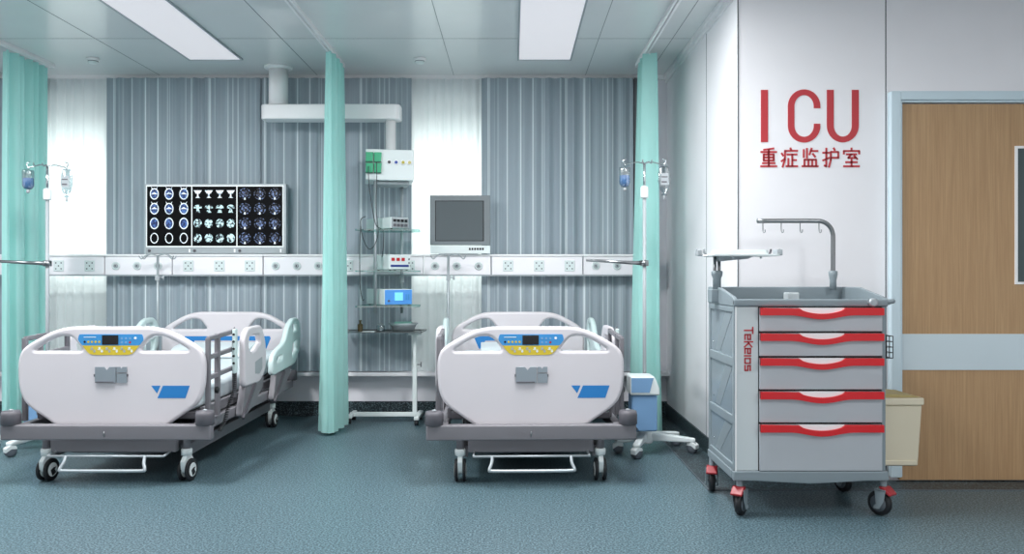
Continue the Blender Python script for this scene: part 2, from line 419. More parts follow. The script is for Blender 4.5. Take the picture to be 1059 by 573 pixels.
HAN = [
 [[(8, 9.8), (2, 9.1)], [(.3, 8), (9.7, 8)], [(2, 6.7), (8, 6.7)], [(2, 6.7), (2, 3.6)], [(8, 6.7), (8, 3.6)], [(2, 5.15), (8, 5.15)], [(2, 3.6), (8, 3.6)], [(5, 9.3), (5, .6)], [(1.3, 2.2), (8.7, 2.2)], [(.2, .6), (9.8, .6)]],
 [[(5.6, 10), (6, 9)], [(2.3, 8.6), (9.9, 8.6)], [(2.4, 8.6), (2.3, 4), (.9, .2)], [(.3, 7.3), (1.3, 6)], [(.2, 3.2), (2.2, 4.4)], [(3.6, 6.7), (9.5, 6.7)], [(6.7, 6.7), (6.7, .6)], [(6.7, 3.8), (9.2, 3.8)], [(4.4, 4.6), (4.4, .6)], [(3, .6), (9.9, .6)]],
 [[(1.2, 9.2), (1.2, 5.2)], [(3.1, 9.8), (3.1, 4.9)], [(5.9, 9.9), (4.6, 6.6)], [(5.5, 8.5), (9.6, 8.5)], [(6.6, 7.1), (8.1, 5.4)], [(1.6, 4), (8.6, 4)], [(1.6, 4), (1.6, .6)], [(8.6, 4), (8.6, .6)], [(4, 4), (4, .6)], [(6.3, 4), (6.3, .6)], [(.2, .6), (9.8, .6)]],
 [[(.2, 7.6), (4.1, 7.6)], [(2.3, 9.9), (2.3, .5), (1.1, 1)], [(.2, 3.6), (4.1, 5)], [(6.7, 10), (7.4, 8.9)], [(5, 8), (9.5, 8)], [(9.5, 8), (9.5, 5)], [(5, 5), (9.5, 5)], [(5, 8), (5, 4), (3.9, .2)]],
 [[(5, 10), (5, 8.6)], [(.4, 8.5), (9.6, 8.5)], [(.4, 8.5), (.4, 7)], [(9.6, 8.5), (9.6, 7)], [(2, 6.8), (8, 6.8)], [(4.9, 6.8), (3, 4.9), (7.8, 4.9)], [(6.5, 6.1), (8.5, 4.3)], [(5, 4.5), (5, .6)], [(1.6, 2.7), (8.4, 2.7)], [(.3, .6), (9.7, .6)]]]
for i, hz in enumerate(HAN):
    strokes(hz, (L(786.3+21.4*i), H(173.2)), 20*u/10, 2.0*u, sy0, sy1, 17.2*u/10).build('chinese_character', M['redtext'], sg)

# ------------------------------------------------------------------ ceiling fittings
def panel(x, y0, y1, label, group=None):
    t = thing('ceiling_light', label, 'ceiling light', (x, (y0+y1)/2, CEIL), 0, group)
    w = .212; hl = (y1-y0)/2
    MB().box(-w, -w+.012, -hl, hl, -.014, 0).box(w-.012, w, -hl, hl, -.014, 0).box(-w+.012, w-.012, -hl, -hl+.012, -.014, 0).box(-w+.012, w-.012, hl-.012, hl, -.014, 0).build('frame', M['alu'], t)
    MB().box(-w+.012, w-.012, -hl+.012, hl-.012, -.008, 0).build('diffuser', M['diffuser'], t)
panel(X(223.5, 6.62)+.0, 5.08, 6.62, 'long white ceiling light panel above the left bed')
panel(X(563, 6.62), 5.08, 6.62, 'long white ceiling light panel above the right bed')
for (x, y, p) in FILL_PANELS: panel(x, y-.70, y+.70, 'unseen white ceiling fill panel added nearer the viewer', 'fill panels added over the near aisle')
for (x, lab) in ((-3.29, 'small white smoke detector on ceiling between left teal curtain and light panel'), (-.727, 'small white smoke detector on ceiling above the monitor')):
    t = thing('smoke_detector', lab, 'smoke detector', (x, 6.6, CEIL))
    MB().lathe([(.045, 0), (.05, -.006), (.045, -.02)]).build('base', M['white'], t)
    MB().lathe([(.038, -.02), (.038, -.032), (.028, -.042), (.01, -.044)]).build('cap', M['devwhite'], t)
    MB().lathe([(.0385, -.024), (.0385, -.028)]).build('vent_ring', M['dgrey'], t)
# curtain tracks
TR = [(-3.71, 'teal curtain track on ceiling at far left'), (-1.37, 'white curtain track on ceiling between the two beds'), (1.01, 'white curtain track on ceiling beside the right side wall')]
for x, lab in TR:
    tag(MB().box(x-.022, x-.004, 3.0, 6.78, CEIL-.03, CEIL).box(x+.004, x+.022, 3.0, 6.78, CEIL-.03, CEIL).box(x-.004, x+.004, 3.0, 6.78, CEIL-.012, CEIL).build('curtain_track', M['white'], None, .003), lab.replace('teal curtain track', 'white curtain track'), 'curtain track')
# ------------------------------------------------------------------ curtains
def sheet(fn, nu, nv):
    mb = MB(); g = [[mb._v(fn(i/nu, j/nv)) for i in range(nu+1)] for j in range(nv+1)]
    for j in range(nv):
        for i in range(nu): mb._f([g[j][i], g[j][i+1], g[j+1][i+1], g[j+1][i]], True)
    return mb
def ward_curtain(x, y0, y1, a0, a1, label, folds, shift=0, dy=0, seed=1):
    rnd = random.Random(seed); ph = [rnd.uniform(0, 6) for _ in range(4)]
    t = thing('ward_curtain', label, 'curtain', (x, (y0+y1)/2, 0))
    hl = (y1-y0)/2; zt = CEIL-.034
    def fn(u, v):
        z = zt - v*(zt-.025)
        A = a0+(a1-a0)*(v**.8)
        w = folds*2*PI*u
        xx = A*(.75*math.sin(w+ph[0]*.2)+.3*math.sin(w*.47+ph[1]+v*1.2)+.12*math.sin(w*2.1+ph[2]-v))+shift*v
        yy = -hl*(1+dy*v)+2*hl*(1+dy*v)*u+.02*math.sin(2*w+ph[3])*v
        return (xx, yy, z)
    sheet(fn, 220, 40).build('cloth', M['teal'], t)
    # header tape with hooks
    def fh(u, v):
        p = fn(u, 0); return (p[0]*1.04+.002, p[1], zt-.002-v*.05)
    for k in range(int(folds)+1):
        u_ = min(1, (k+.5)/(folds+1)); p = fn(u_, 0); MB().box(p[0]*.3-.004, p[0]*.3+.004, p[1]-.004, p[1]+.004, zt-.008, zt+.002).build('curtain_glider', M['white'], t)
ward_curtain(-3.755, 6.22, 6.76, .045, .062, 'long teal privacy curtain hanging at far left of the room', 6, 0, .02, 3)
ward_curtain(-1.37, 6.26, 6.76, .035, .085, 'narrow gathered teal privacy curtain between the two beds', 7, -.02, .0, 5)
ward_curtain(1.035, 6.3, 6.76, .05, .10, 'gathered teal privacy curtain beside the right side wall', 7, 0.005, 0, 9)

def back_cloth(name, xa, xb, y, amp, freq, m, label, cat, seed, zb=.392, group=None):
    rnd = random.Random(seed); W_ = xb-xa; ph = [rnd.uniform(0, 6) for _ in range(5)]
    def fn(u, v):
        x = u*W_
        p = freq*x+.9*math.sin(x*5+ph[0])+.5*math.sin(x*11+ph[1])
        yy = amp*(abs(math.sin(p))**1.0*2-1)*(.6+.4*math.sin(x*7+ph[2])) + .006*math.sin(x*60+ph[3]+v)
        return (x, yy, CEIL-.036-(CEIL-.036-zb)*v)
    o = sheet(fn, int(W_*150), 6).build(name, m, None); o.location = (xa, y, 0)
    tag(o, label, cat, group); return o
YD = 7.105
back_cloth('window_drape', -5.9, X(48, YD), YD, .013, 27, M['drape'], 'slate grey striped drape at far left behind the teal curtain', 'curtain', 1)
back_cloth('sheer_curtain', X(45, YD+.04), X(113, YD+.04), YD+.03, .016, 42, M['sheer'], 'white sheer curtain glowing in the left window', 'curtain', 2)
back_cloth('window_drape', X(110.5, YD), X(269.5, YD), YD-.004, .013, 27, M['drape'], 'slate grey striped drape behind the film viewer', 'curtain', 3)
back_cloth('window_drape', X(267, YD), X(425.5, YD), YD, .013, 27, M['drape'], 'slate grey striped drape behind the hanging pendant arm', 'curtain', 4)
back_cloth('sheer_curtain', X(423, YD+.04), X(500, YD+.04), YD+.03, .016, 42, M['sheer'], 'white sheer curtain glowing in the window behind the monitor', 'curtain', 5)
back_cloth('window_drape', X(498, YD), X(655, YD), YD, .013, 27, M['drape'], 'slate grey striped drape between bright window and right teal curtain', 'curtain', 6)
struct('trim_10', MB().box(X(656, 7.1), X(661, 7.1), 7.1, 7.2, .39, CEIL-.036), M['seam'])

# ------------------------------------------------------------------ bed head units along the wall
YR = 6.98; RZ0, RZ1 = Z(285, YR), Z(265, YR)
def rail_unit(p0, p1, kind, pts, label):
    x0, x1 = X(p0, YR)+.004, X(p1, YR)-.004; xc = (x0+x1)/2
    t = thing('headwall_unit', label, 'wall service panel', (xc, YR, RZ0), 0, 'service panels along the window wall')
    w = (x1-x0)/2; hh = RZ1-RZ0
    MB().box(-w, w, 0, .07, .008, hh).build('housing', M['railwhite'], t, .004)
    MB().box(-w-.004, w+.004, -.012, .075, hh, hh+.016).build('top_ledge', M['white'], t, .003)
    MB().box(-w-.004, w+.004, -.004, .072, -.004, .008).build('lower_trim', M['midgrey'], t)
    for p in pts:
        q = X(p, YR)-xc; zc = hh/2
        if kind == 'socket':
            o = MB().box(q-.042, q+.042, -.008, 0, zc-.045, zc+.045).build('power_socket', M['socket'], t, .003)
            hb = MB()
            for dx, dz in ((-.022, .024), (.022, .024), (0, 0), (-.022, -.024), (.022, -.024)): hb.lathe([(.006, 0), (.006, .001)], (q+dx, -.008, zc+dz), 'Y', 10)
            hb.build('socket_holes', M['hole'], o)
        else:
            o = MB().lathe([(.034, 0), (.034, .006), (.029, .009), (.024, .009), (.022, .004)], (q, 0, zc), 'Y').build('gas_outlet', M['socket'], t)
            MB().lathe([(.018, .004), (.018, .013), (.012, .015)], (q, 0, zc), 'Y').build('valve', M['midgrey'], o)
            MB().lathe([(.007, .015), (.007, .0155)], (q, 0, zc), 'Y', 12).build('valve_hole', M['hole'], o)
rail_unit(-60, 13, 'gas', [-33, -11], 'white wall panel with round gas outlets at the extreme left edge')
rail_unit(13, 108, 'socket', [30, 61, 93], 'white wall panel with square sockets under the left window')
rail_unit(108, 178, 'gas', [120, 142, 163.5], 'white wall panel with round gas outlets left under the film viewer')
rail_unit(178, 272, 'socket', [195, 227, 258.5], 'white wall panel with square sockets under the film viewer')
rail_unit(272, 345, 'gas', [285, 307, 329], 'white wall panel with round gas outlets just left of the middle teal curtain')
rail_unit(345, 438, 'socket', [360, 392, 424], 'white wall panel with sockets behind the pendant shelves')
rail_unit(438, 508, 'gas', [450, 472.5, 495], 'white wall panel with round gas outlets under the monitor')
rail_unit(508, 603, 'socket', [525.5, 557.5, 589], 'white wall panel with square sockets right of the monitor')
rail_unit(603, 676, 'gas', [616, 638, 660], 'white wall panel with round gas outlets beside the right teal curtain')

# ------------------------------------------------------------------ film viewer
t = thing('film_viewer', 'wide lightbox showing three black sheets of blue-white scan images', 'lightbox', (X(223, 6.98), 6.98, RZ1+.017))
xc = X(223, 6.98); K = 6.98/F
def fx(px): return (px-223)*K
def fz(py): return Z(py, 6.98)-(RZ1+.017)
MB().box(fx(150), fx(296), 0, .065, 0, fz(190)).build('case', M['alu'], t, .004)
MB().box(fx(151), fx(295), -.006, 0, .006, fz(256.5)).build('control_strip', M['midgrey'], t, .002)
MB().box(fx(151.3), fx(293.4), -.004, 0, fz(255.6), fz(191.7)).build('lit_back', M['filmwhite'], t)
sheets = [(152.4, 198.0), (199.2, 244.6), (245.8, 292.2)]
for si, (a, b) in enumerate(sheets):
    f = MB().box(fx(a), fx(b), -.007, -.004, fz(254.4), fz(192.9)).build('film_sheet', M['film'], t)
    cols = (3, 4, 3)[si]
    for r_ in range(4):
        for c_ in range(cols):
            x = fx(a+(b-a)*(c_+.5+(.0))/cols); z = fz(193+61*(r_+.5)/4)
            mb = MB()
            if si == 0: rx, rz = 4.6*K, 6.0*K
            elif si == 1: rx, rz = 4.2*K, 4.6*K
            else: rx, rz = 6.2*K, 6.0*K
            if si == 0 and r_ == 3: rx, rz = rx*.9, rz*.92
            N = 20
            inner = arcpts(x, z, rx*.8, rz*.82, 0, 360, N)[:-1]
            outer = arcpts(x, z, rx, rz, 0, 360, N)[:-1]
            ycut = (-.0082, -.0071)
            if si == 0:
                for k in range(N): mb.prism([outer[k], outer[(k+1) % N], inner[(k+1) % N], inner[k]], *ycut)
                if r_ < 2:
                    for sg_ in (-1, 1): mb.prism([(x+sg_*rx*.5, z+rz*.7), (x+sg_*rx*.75, z+rz*1.25), (x+sg_*rx*.15, z+rz*.75)], *ycut)
                    mb.prism([(x-rx*.8, z-rz*.1), (x, z+rz*.3), (x+rx*.8, z-rz*.1), (x, z-rz*.05)], -.0085, -.0071)
                o = mb.build('scan_image', M['scanring'], f)
                if not (r_ == 3): 
                    MB().prism(inner, -.0078, -.0071).build('scan_image', M['scanblue'] if r_ else M['scanblue'], f)
            elif si == 1:
                if r_ == 0:
                    mb.prism([(x-rx, z+rz*.8), (x+rx, z+rz*.8), (x+rx*.5, z+.1*rz), (x+.15*rx, z), (x+.2*rx, z-.6*rz), (x+.6*rx, z-.9*rz), (x-.6*rx, z-.9*rz), (x-.2*rx, z-.6*rz), (x-.15*rx, z), (x-rx*.5, z+.1*rz)], *ycut)
                    mb.build('scan_image', M['scanring'], f)
                elif r_ == 1:
                    mb.prism([(x-rx, z+.1*rz)]+[(p, q) for p, q in arcpts(x, z+.1*rz, rx, rz*.8, 180, 0, 10)]+[(x+.2*rx, z), (x+.6*rx, z-.9*rz), (x-.6*rx, z-.9*rz), (x-.2*rx, z)], *ycut)
                    mb.build('scan_image', M['scanmottle'], f)
                else:
                    mb.prism(outer, *ycut); mb.build('scan_image', M['scanmottle'], f)
            else:
                for k in range(N):
                    if (k*7+c_*3+r_*5) % 4: mb.prism([outer[k], outer[(k+1) % N], inner[(k+1) % N], inner[k]], *ycut)
                mb.build('scan_image', M['scandark'], f)
                MB().prism(arcpts(x, z, rx*.6, rz*.65, 0, 360, N)[:-1], *ycut).build('scan_image', M['scandark'], f)
                MB().prism([(x-rx*.15, z-rz*1.0), (x+rx*.15, z-rz*1.0), (x+rx*.1, z-rz*.6), (x-rx*.1, z-rz*.6)], -.009, -.0071).build('scan_image', M['scanring'], f)
    MB().lathe([(.011, 0), (.011, .012), (.007, .014)], (fx(a)+.02, -.006, fz(259.3)), 'Y', 16).build('knob', M['dgrey'], t)
    MB().box(fx(b)-.02, fx(b)-.006, -.009, -.006, fz(261), fz(257.5)).build('switch', M['white'], t)

# ------------------------------------------------------------------ monitor on the ledge
D = 6.94
t = thing('patient_monitor', 'square grey-framed monitor standing on the wall ledge before bright window', 'monitor', (X(475.5, D), D, RZ1+.017))
K = D/F
def fx(px): return (px-475.5)*K
def fz(py): return Z(py, D)-(RZ1+.017)
MB().box(fx(444.5), fx(507), 0, .05, fz(253.5), fz(202)).build('bezel', mat('monitor_bezel', (120, 128, 132), .35), t, .004)
MB().box(fx(450), fx(500.5), -.001, .004, fz(249.5), fz(207.5)).build('screen_recess', M['screen'], t, .001)
MB().box(fx(450.8), fx(499.5), -.003, .0, fz(248.8), fz(208.3)).build('screen', mat('grey_screen', (84, 93, 97), .12), t)
MB().box(fx(445), fx(507), -.004, .055, 0.004, fz(254)).build('control_bar', M['devwhite'], t, .004)
for k in range(6): MB().box(fx(485+2.7*k), fx(486.8+2.7*k), -.007, -.003, fz(258.6), fz(256.4)).build('button', M['screen'], t)
MB().box(fx(458), fx(494), 0, .045, -.001, .006).build('foot', M['midgrey'], t)

# ------------------------------------------------------------------ beds
def rr(pts, r): return fillet(pts, r)
PAN = [(-.30, .315), (.30, .315), (.37, .368), (.50, .455), (.537, .55), (.542, .71), (.515, .785), (.30, .905), (-.30, .905), (-.515, .785), (-.542, .71), (-.537, .55), (-.50, .455), (-.37, .368)]
PANR = [.03, .03, .04, .08, .06, .05, .08, .10, .10, .08, .05, .06, .08, .04]
HOLE = [(-.455, .765), (-.16, .765), (-.225, .848), (-.29, .852), (-.36, .825)]
def end_panel(name, t, y, hole_out=0):
    o = fillet(PAN, PANR); h1 = fillet(HOLE, [.03, .03, .035, .03, .03]); h2 = [(-a, b) for a, b in h1][::-1]
    return plate(name, o, [h1, h2], .05, .018, M['bedwhite'], t, Matrix.Translation((0, y, 0)) @ XZ)
def caster(t, x, y, rz, r=.065, name='caster'):
    Tm = Matrix.Translation((x, y, 0)) @ Matrix.Rotation(rz, 4, 'Z')
    f = MB(); f.T = Tm
    f.lathe([(.018, .15), (.03, .152), (.032, .185), (.026, .19)], (0, 0, 0))
    o = f.build(name, M['devwhite'], t)
    w = MB(); w.T = Tm
    w.prism([(-.045, .075), (-.05, .12), (-.02, .15), (.03, .152), (.055, .12), (.05, .075), (.02, .05), (-.02, .05)], -.014, .014, 'YZ'); w.build('fender', M['devwhite'], o, .003)
    for s in (-1, 1):
        w = MB(); w.T = Tm
        w.lathe([(r-.018, s*.0145), (r-.004, s*.0145), (r, s*.018), (r, s*.029), (r-.005, s*.033), (r-.018, s*.033)], (0, .01, r), 'X', 30); w.build('tyre', M['black'], o)
        w = MB(); w.T = Tm
        w.lathe([(r-.019, s*.014), (r-.019, s*.031), (r-.03, s*.035), (.012, s*.036)], (0, .01, r), 'X', 30); w.build('hub', M['devwhite'], o)
        w = MB(); w.T = Tm
        w.prism([(.002, r-.035), (.035, r-.02), (.02, r), (.034, r+.012), (.012, r+.012), (-.012, r)], s*.0362, s*.0375, 'YZ'); w.build('hub_slot', M['black'], o)
def rail_outline(k):
    if k == 'white': return fillet([(-.44, .475), (-.1, .47), (.02, .53), (.05, .62), (.03, .74), (-.06, .86), (-.36, .86), (-.44, .80)], .05), [fillet([(-.33, .80), (-.12, .80), (-.08, .74), (-.16, .72), (-.2, .70), (-.3, .69), (-.35, .73)], .03)]
    return fillet([(.17, .475), (.80, .50), (.95, .62), (.97, .80), (.88, .865), (.72, .865), (.60, .81), (.50, .70), (.24, .645), (.17, .60)], .05), [fillet([(.70, .82), (.86, .82), (.88, .76), (.74, .75)], .03), fillet([(.72, .66), (.88, .69), (.87, .60), (.70, .56)], .02), fillet([(.28, .60), (.44, .61), (.42, .57), (.28, .56)], .015)]
def bed(loc, rz, label, cr):
    t = thing('hospital_bed', label, 'hospital bed', loc, rz)
    YP = -1.0
    end_panel('foot_panel', t, YP); end_panel('head_panel', t, .98)
    # head stripe, seen on the inner face of the head panel
    yy = .98-.0262
    MB().prism([(-.345, .708), (.345, .708), (.352, .69), (.318, .608), (.306, .605), (.265, .672), (-.265, .672), (-.306, .605), (-.318, .608), (-.352, .69)], yy, yy+.002).build('head_stripe', M['blue'], t)
    # control panel on the foot board
    yf = YP-.0245
    top = fillet([(-.182, .862), (.182, .862), (.190, .83), (.165, .797), (-.165, .797), (-.190, .83)], .01)
    cp = MB().prism(top, yf-.003, yf).build('control_panel', M['skyblue'], t)
    MB().prism(fillet([(-.165, .7965), (.165, .7965), (.125, .748), (.095, .742), (-.095, .742), (-.125, .748)], [.002, .002, .02, .02, .02, .02]), yf-.003, yf).build('yellow_keypad', M['yellow'], cp)
    MB().box(-.05, .044, yf-.006, yf-.003, .802, .856).build('display', M['screen'], cp, .001)
    MB().box(-.155, -.085, yf-.0042, yf-.003, .843, .847).build('caption_line', M['devwhite'], cp)
    for k in range(5): MB().lathe([(.0065, 0), (.0065, .0012)], (-.15+.021*k, yf-.003, .818), 'Y', 10).build('button', M['yellow'] if k else M['screen'], cp)
    for k in range(3):
        for zz in (.838, .815): MB().lathe([(.0065, 0), (.0065, .0012)], (.063+.024*k, yf-.003, zz), 'Y', 10).build('button', M['lightblue'] if not (k == 2 and zz < .82) else M['redled'], cp)
    MB().lathe([(.0075, 0), (.0075, .0015)], (.142, yf-.003, .84), 'Y', 12).build('button', M['white'], cp)
    for k in range(6):
        x = -.108+.043*k
        m2 = MB(); m2.lathe([(.0065, 0), (.0065, .0012)], (x, yf-.003, .781), 'Y', 10); m2.lathe([(.0065, 0), (.0065, .0012)], (x+.014, yf-.003, .763), 'Y', 10)
        m2.prism([(x-.012, .772), (x-.009, .775), (x+.02, .772), (x+.02, .769)], yf-.004, yf-.003)
        m2.build('key_pair', M['devwhite'] if k % 2 else M['midgrey'], cp)
    # card holder
    ch = MB().prism([(-.088, .674), (-.035, .674), (-.02, .655), (-.005, .674), (.032, .674), (.032, .583), (-.088, .583)], yf-.010, yf-.002).build('card_holder', M['cardsteel'], t, .001)
    MB().prism([(.036, .674), (.055, .674), (.063, .662), (.071, .674), (.094, .674), (.094, .642), (.036, .642)], yf-.010, yf-.002).prism([(.036, .636), (.094, .636), (.094, .583), (.036, .583)], yf-.008, yf-.002).build('holder_leaf', M['cardsteel'], ch)
    MB().box(-.094, -.089, yf-.012, yf-.002, .618, .632).box(.095, .100, yf-.012, yf-.002, .618, .632).box(-.084, .02, yf-.016, yf-.010, .583, .590).build('holder_clip', M['dgrey'], ch)
    # blue mark
    lg = MB().prism([(.300, .565), (.455, .565), (.430, .493), (.268, .493)], yf-.0015, yf).prism([(.232, .565), (.286, .565), (.266, .520)], yf-.0015, yf).build('blue_emblem', M['blue'], t)
    # beams, bumpers
    MB().box(-.60, .60, -1.095, -1.035, .262, .35).build('foot_beam', M['grey'], t, .01)
    MB().tube([(-.004, -1.096, .29), (-.004, -1.104, .29), (-.002, -1.104, .315)], .004, 8).build('beam_hook', M['steel'], t)
    MB().box(-.50, .50, .995, 1.035, .28, .35).build('head_beam', M['grey'], t, .008)
    for (x, y) in ((-.555, -1.06), (.555, -1.06), (-.50, 1.0), (.50, 1.0)):
        b = MB().lathe([(.046, .345), (.053, .35), (.053, .405), (.048, .425), (.02, .428)], (x, y, 0)).build('bumper', M['dgrey'], t)
        MB().lathe([(.012, .426), (.012, .433), (.006, .436)], (x, y, 0), n=12).build('cap', M['midgrey'], b)
    for s in (-1, 1):
        MB().box(s*.50-.025, s*.50+.025, -1.035, .995, .29, .35).build('side_beam', M['grey'], t, .006)
        MB().box(s*.385-.02, s*.385+.02, -.93, .85, .135, .205).build('base_beam', M['grey'], t, .006)
    MB().box(-.365, .365, -1.0, -.95, .175, .25).build('base_crossbar', M['grey'], t, .008)
    MB().box(-.365, .365, .80, .85, .14, .205).build('base_crossbar', M['grey'], t, .006)
    MB().box(-.30, .30, -.9, .7, .15, .22).build('drive_tray', M['dgrey'], t, .01)
    for y in (-.45, .35):
        for s in (-1, 1): MB().bar((s*.25, y, .2), (s*.25, y+.3, .38), .05, .05).build('lift_arm', M['dgrey'], t, .004)
    for s in (-1, 1):
        for y in (-.955, .775):
            MB().tube([(s*.41, y, .18), (s*.41, y, .30)], .023, 14).build('caster_stem', M['grey'], t)
            caster(t, s*.41, y, cr[0 if y < 0 else 1])
    # foot pedals
    MB().tube([(-.33, -1.09, .172), (.33, -1.09, .172)], .007, 10).tube([(-.33, -1.09, .172), (-.33, -.98, .18)], .007, 10).tube([(.33, -1.09, .172), (.33, -.98, .18)], .007, 10).build('pedal_rod', M['alu'], t)
    MB().tube([(-.225, -1.09, .172), (-.227, -1.11, .14), (-.24, -1.13, .105), (-.215, -1.13, .098), (0, -1.13, .097), (.215, -1.13, .098), (.24, -1.13, .105), (.227, -1.11, .14), (.225, -1.09, .172)], .0095, 12, 5).build('foot_pedal', M['alu'], t)
    # deck and mattress
    dk = MB().box(-.47, .47, -.95, .93, .36, .40)
    dk.build('deck', M['dgrey'], t, .008)
    for s in (-1, 1): MB().box(s*.475-.012, s*.475+.012, -.9, .9, .36, .42).build('deck_rim', M['grey'], t, .004)
    MB().box(-.45, .45, -.945, .06, .405, .53).build('mattress', M['mattress'], t, .035, 4)
    mb = MB().prism([(.07, .405), (.92, .48), (.94, .56), (.90, .605), (.07, .53)], -.45, .45, 'YZ'); mb.build('mattress_backrest', M['mattress'], t, .03, 4)
    MB().prism([(.07, .40), (.9, .472), (.9, .457), (.07, .385)], -.44, .44, 'YZ').build('backrest_deck', M['dgrey'], t)
    MB().prism(fillet([(.50, .572), (.52, .61), (.60, .65), (.80, .675), (.88, .66), (.895, .61)], .04), -.30, .30, 'YZ').build('pillow', M['mattress'], t, .04, 4)
    for s in (-1, 1):
        # foot side frame
        x = s*.535
        MB().bar((x, -.955, .35), (x, -.955, .835), .026, .03).bar((x, -.80, .36), (x, -.80, .85), .03, .03).build('side_post', M['grey'], t, .004)
        for zz in (.60, .72, .83): MB().bar((x, -.955, zz), (x, -.48, zz+.015), .024, .026).build('side_bar', M['grey'], t, .004)
        MB().bar((x, -.49, .42), (x, -.49, .86), .022, .035).build('side_post', M['dgrey'], t, .004)
        MB().lathe([(.02, 0), (.02, .015), (.012, .02)], (x+s*.013, -.87, .52), 'X', 14).build('lock_knob', M['black'], t)
        # side rails
        for k, mm, xo in (('white', 'bedwhite', .565), ('pale', 'palegreen', .575)):
            o, hs = rail_outline(k)
            tilt = Matrix.Translation((s*xo, 0, 0)) @ YZ
            ro = plate('side_rail', o, hs, .04, .015, M[mm], t, tilt)
            if k == 'white':
                MB().prism(fillet([(-.22, .62), (-.06, .64), (-.06, .56), (-.12, .53), (-.22, .54)], .01), s*(xo+.0195), s*(xo+.021), 'YZ').build('rail_inset', M['midgrey'], ro)
        # rail links
        for y0_ in (-.30, .42):
            lk = MB().prism(fillet([(y0_-.08, .50), (y0_+.32, .51), (y0_+.31, .44), (y0_+.10, .33), (y0_-.10, .28), (y0_-.17, .29), (y0_-.12, .40)], .04), s*.530, s*.575, 'YZ'); lk.build('rail_link', M['grey'], t, .006)
            MB().bar((s*.582, y0_-.16, .28), (s*.582, y0_+.10, .47), .014, .02).build('link_strut', M['dgrey'], t)
    # hand control with coiled cord
    hc = MB().box(.556, .578, -.60, -.555, .585, .865).build('hand_control', M['palegreen'], t, .006)
    for k in range(5): MB().lathe([(.008, 0), (.008, .003)], (.567, -.60, .83-.045*k), 'Y', 10).build('button', M['black'], hc)
    N = 260; pts = []
    path = [Vector((.567, -.58, .585)), Vector((.575, -.62, .48)), Vector((.575, -.72, .40)), Vector((.60, -.86, .33)), Vector((.617, -1.0, .30))]
    for i in range(N+1):
        v = i/N*(len(path)-1); k = min(int(v), len(path)-2); p = path[k].lerp(path[k+1], v-k); a = i/N*2*PI*38
        pts.append(p+Vector((.011*math.cos(a), .011*math.sin(a), 0)))
    MB().tube(pts, .0028, 5).build('coiled_cord', M['black'], hc)
    MB().tube([(.55, -.58, .855), (.567, -.578, .875), (.567, -.575, .86)], .004, 8).build('hanger', M['grey'], hc)
    # infusion pole at the head
    hx, hy = -.565, .955
    ip = MB().tube([(hx, hy, .33), (hx, hy, 1.365)], .010, 12).box(hx-.03, hx+.03, hy-.03, hy+.03, .33, .37).build('infusion_pole', M['alu'], t)
    MB().box(-.58, -.49, .92, .99, .345, .365).build('pole_bracket', M['grey'], ip)
    MB().box(hx-.016, hx+.016, hy-.016, hy+.016, 1.16, 1.20).tube([(hx+.016, hy, 1.185), (hx+.045, hy, 1.185)], .005, 8).tube([(hx+.045, hy, 1.165), (hx+.045, hy, 1.2)], .008, 8).build('pole_clamp', M['midgrey'], ip)
    for a in (20, 160, 200, 340):
        dx, dy = math.cos(R(a)), math.sin(R(a))*.5
        MB().tube([(hx, hy, 1.36), (hx+.06*dx, hy+.06*dy, 1.375), (hx+.10*dx, hy+.10*dy, 1.36), (hx+.13*dx, hy+.13*dy, 1.335), (hx+.15*dx, hy+.15*dy, 1.36)], .0045, 8, 5).build('pole_hook', M['alu'], ip)
    return t
bed((-2.315, 5.875, 0), R(0), 'white hospital bed left of the middle teal curtain, nearest the left window', (R(-8), R(-2)))
bed((.075, 5.875, 0), R(1.8), 'white hospital bed in the middle, right of the middle teal curtain', (R(0), R(0)))

# ------------------------------------------------------------------ ceiling pendant with shelves
D = 6.76; K = D/F
t = thing('medical_pendant', 'white ceiling pendant arm carrying a service box and glass shelves', 'ceiling pendant', (X(288, 6.88), 6.88, CEIL))
ox, oy = X(288, 6.88), 6.88
def q(px, py, dd=0): p = at(px, py, D+dd); return Vector((p.x-ox, p.y-oy, p.z-CEIL))
MB().lathe([(.115, 0), (.115, -.012), (.10, -.02)]).build('ceiling_flange', M['white'], t)
MB().lathe([(.078, -.02), (.078, -.316)]).build('column', M['white'], t)
za, zb_ = Z(125, 6.88)-CEIL, Z(109.5, 6.88)-CEIL
MB().prism(fillet([(X(272, 6.88)-ox, -.085), (X(415, 6.88)-ox, -.085), (X(415, 6.88)-ox, .085), (X(272, 6.88)-ox, .085)], .05), za, zb_, 'XY').build('arm', M['white'], t, .012, 3)
dxp = X(404, 6.88)-ox
MB().lathe([(.042, za), (.042, -.70), (.058, -.705), (.058, -.735)], (dxp, 0, 0)).build('drop_column', M['white'], t)
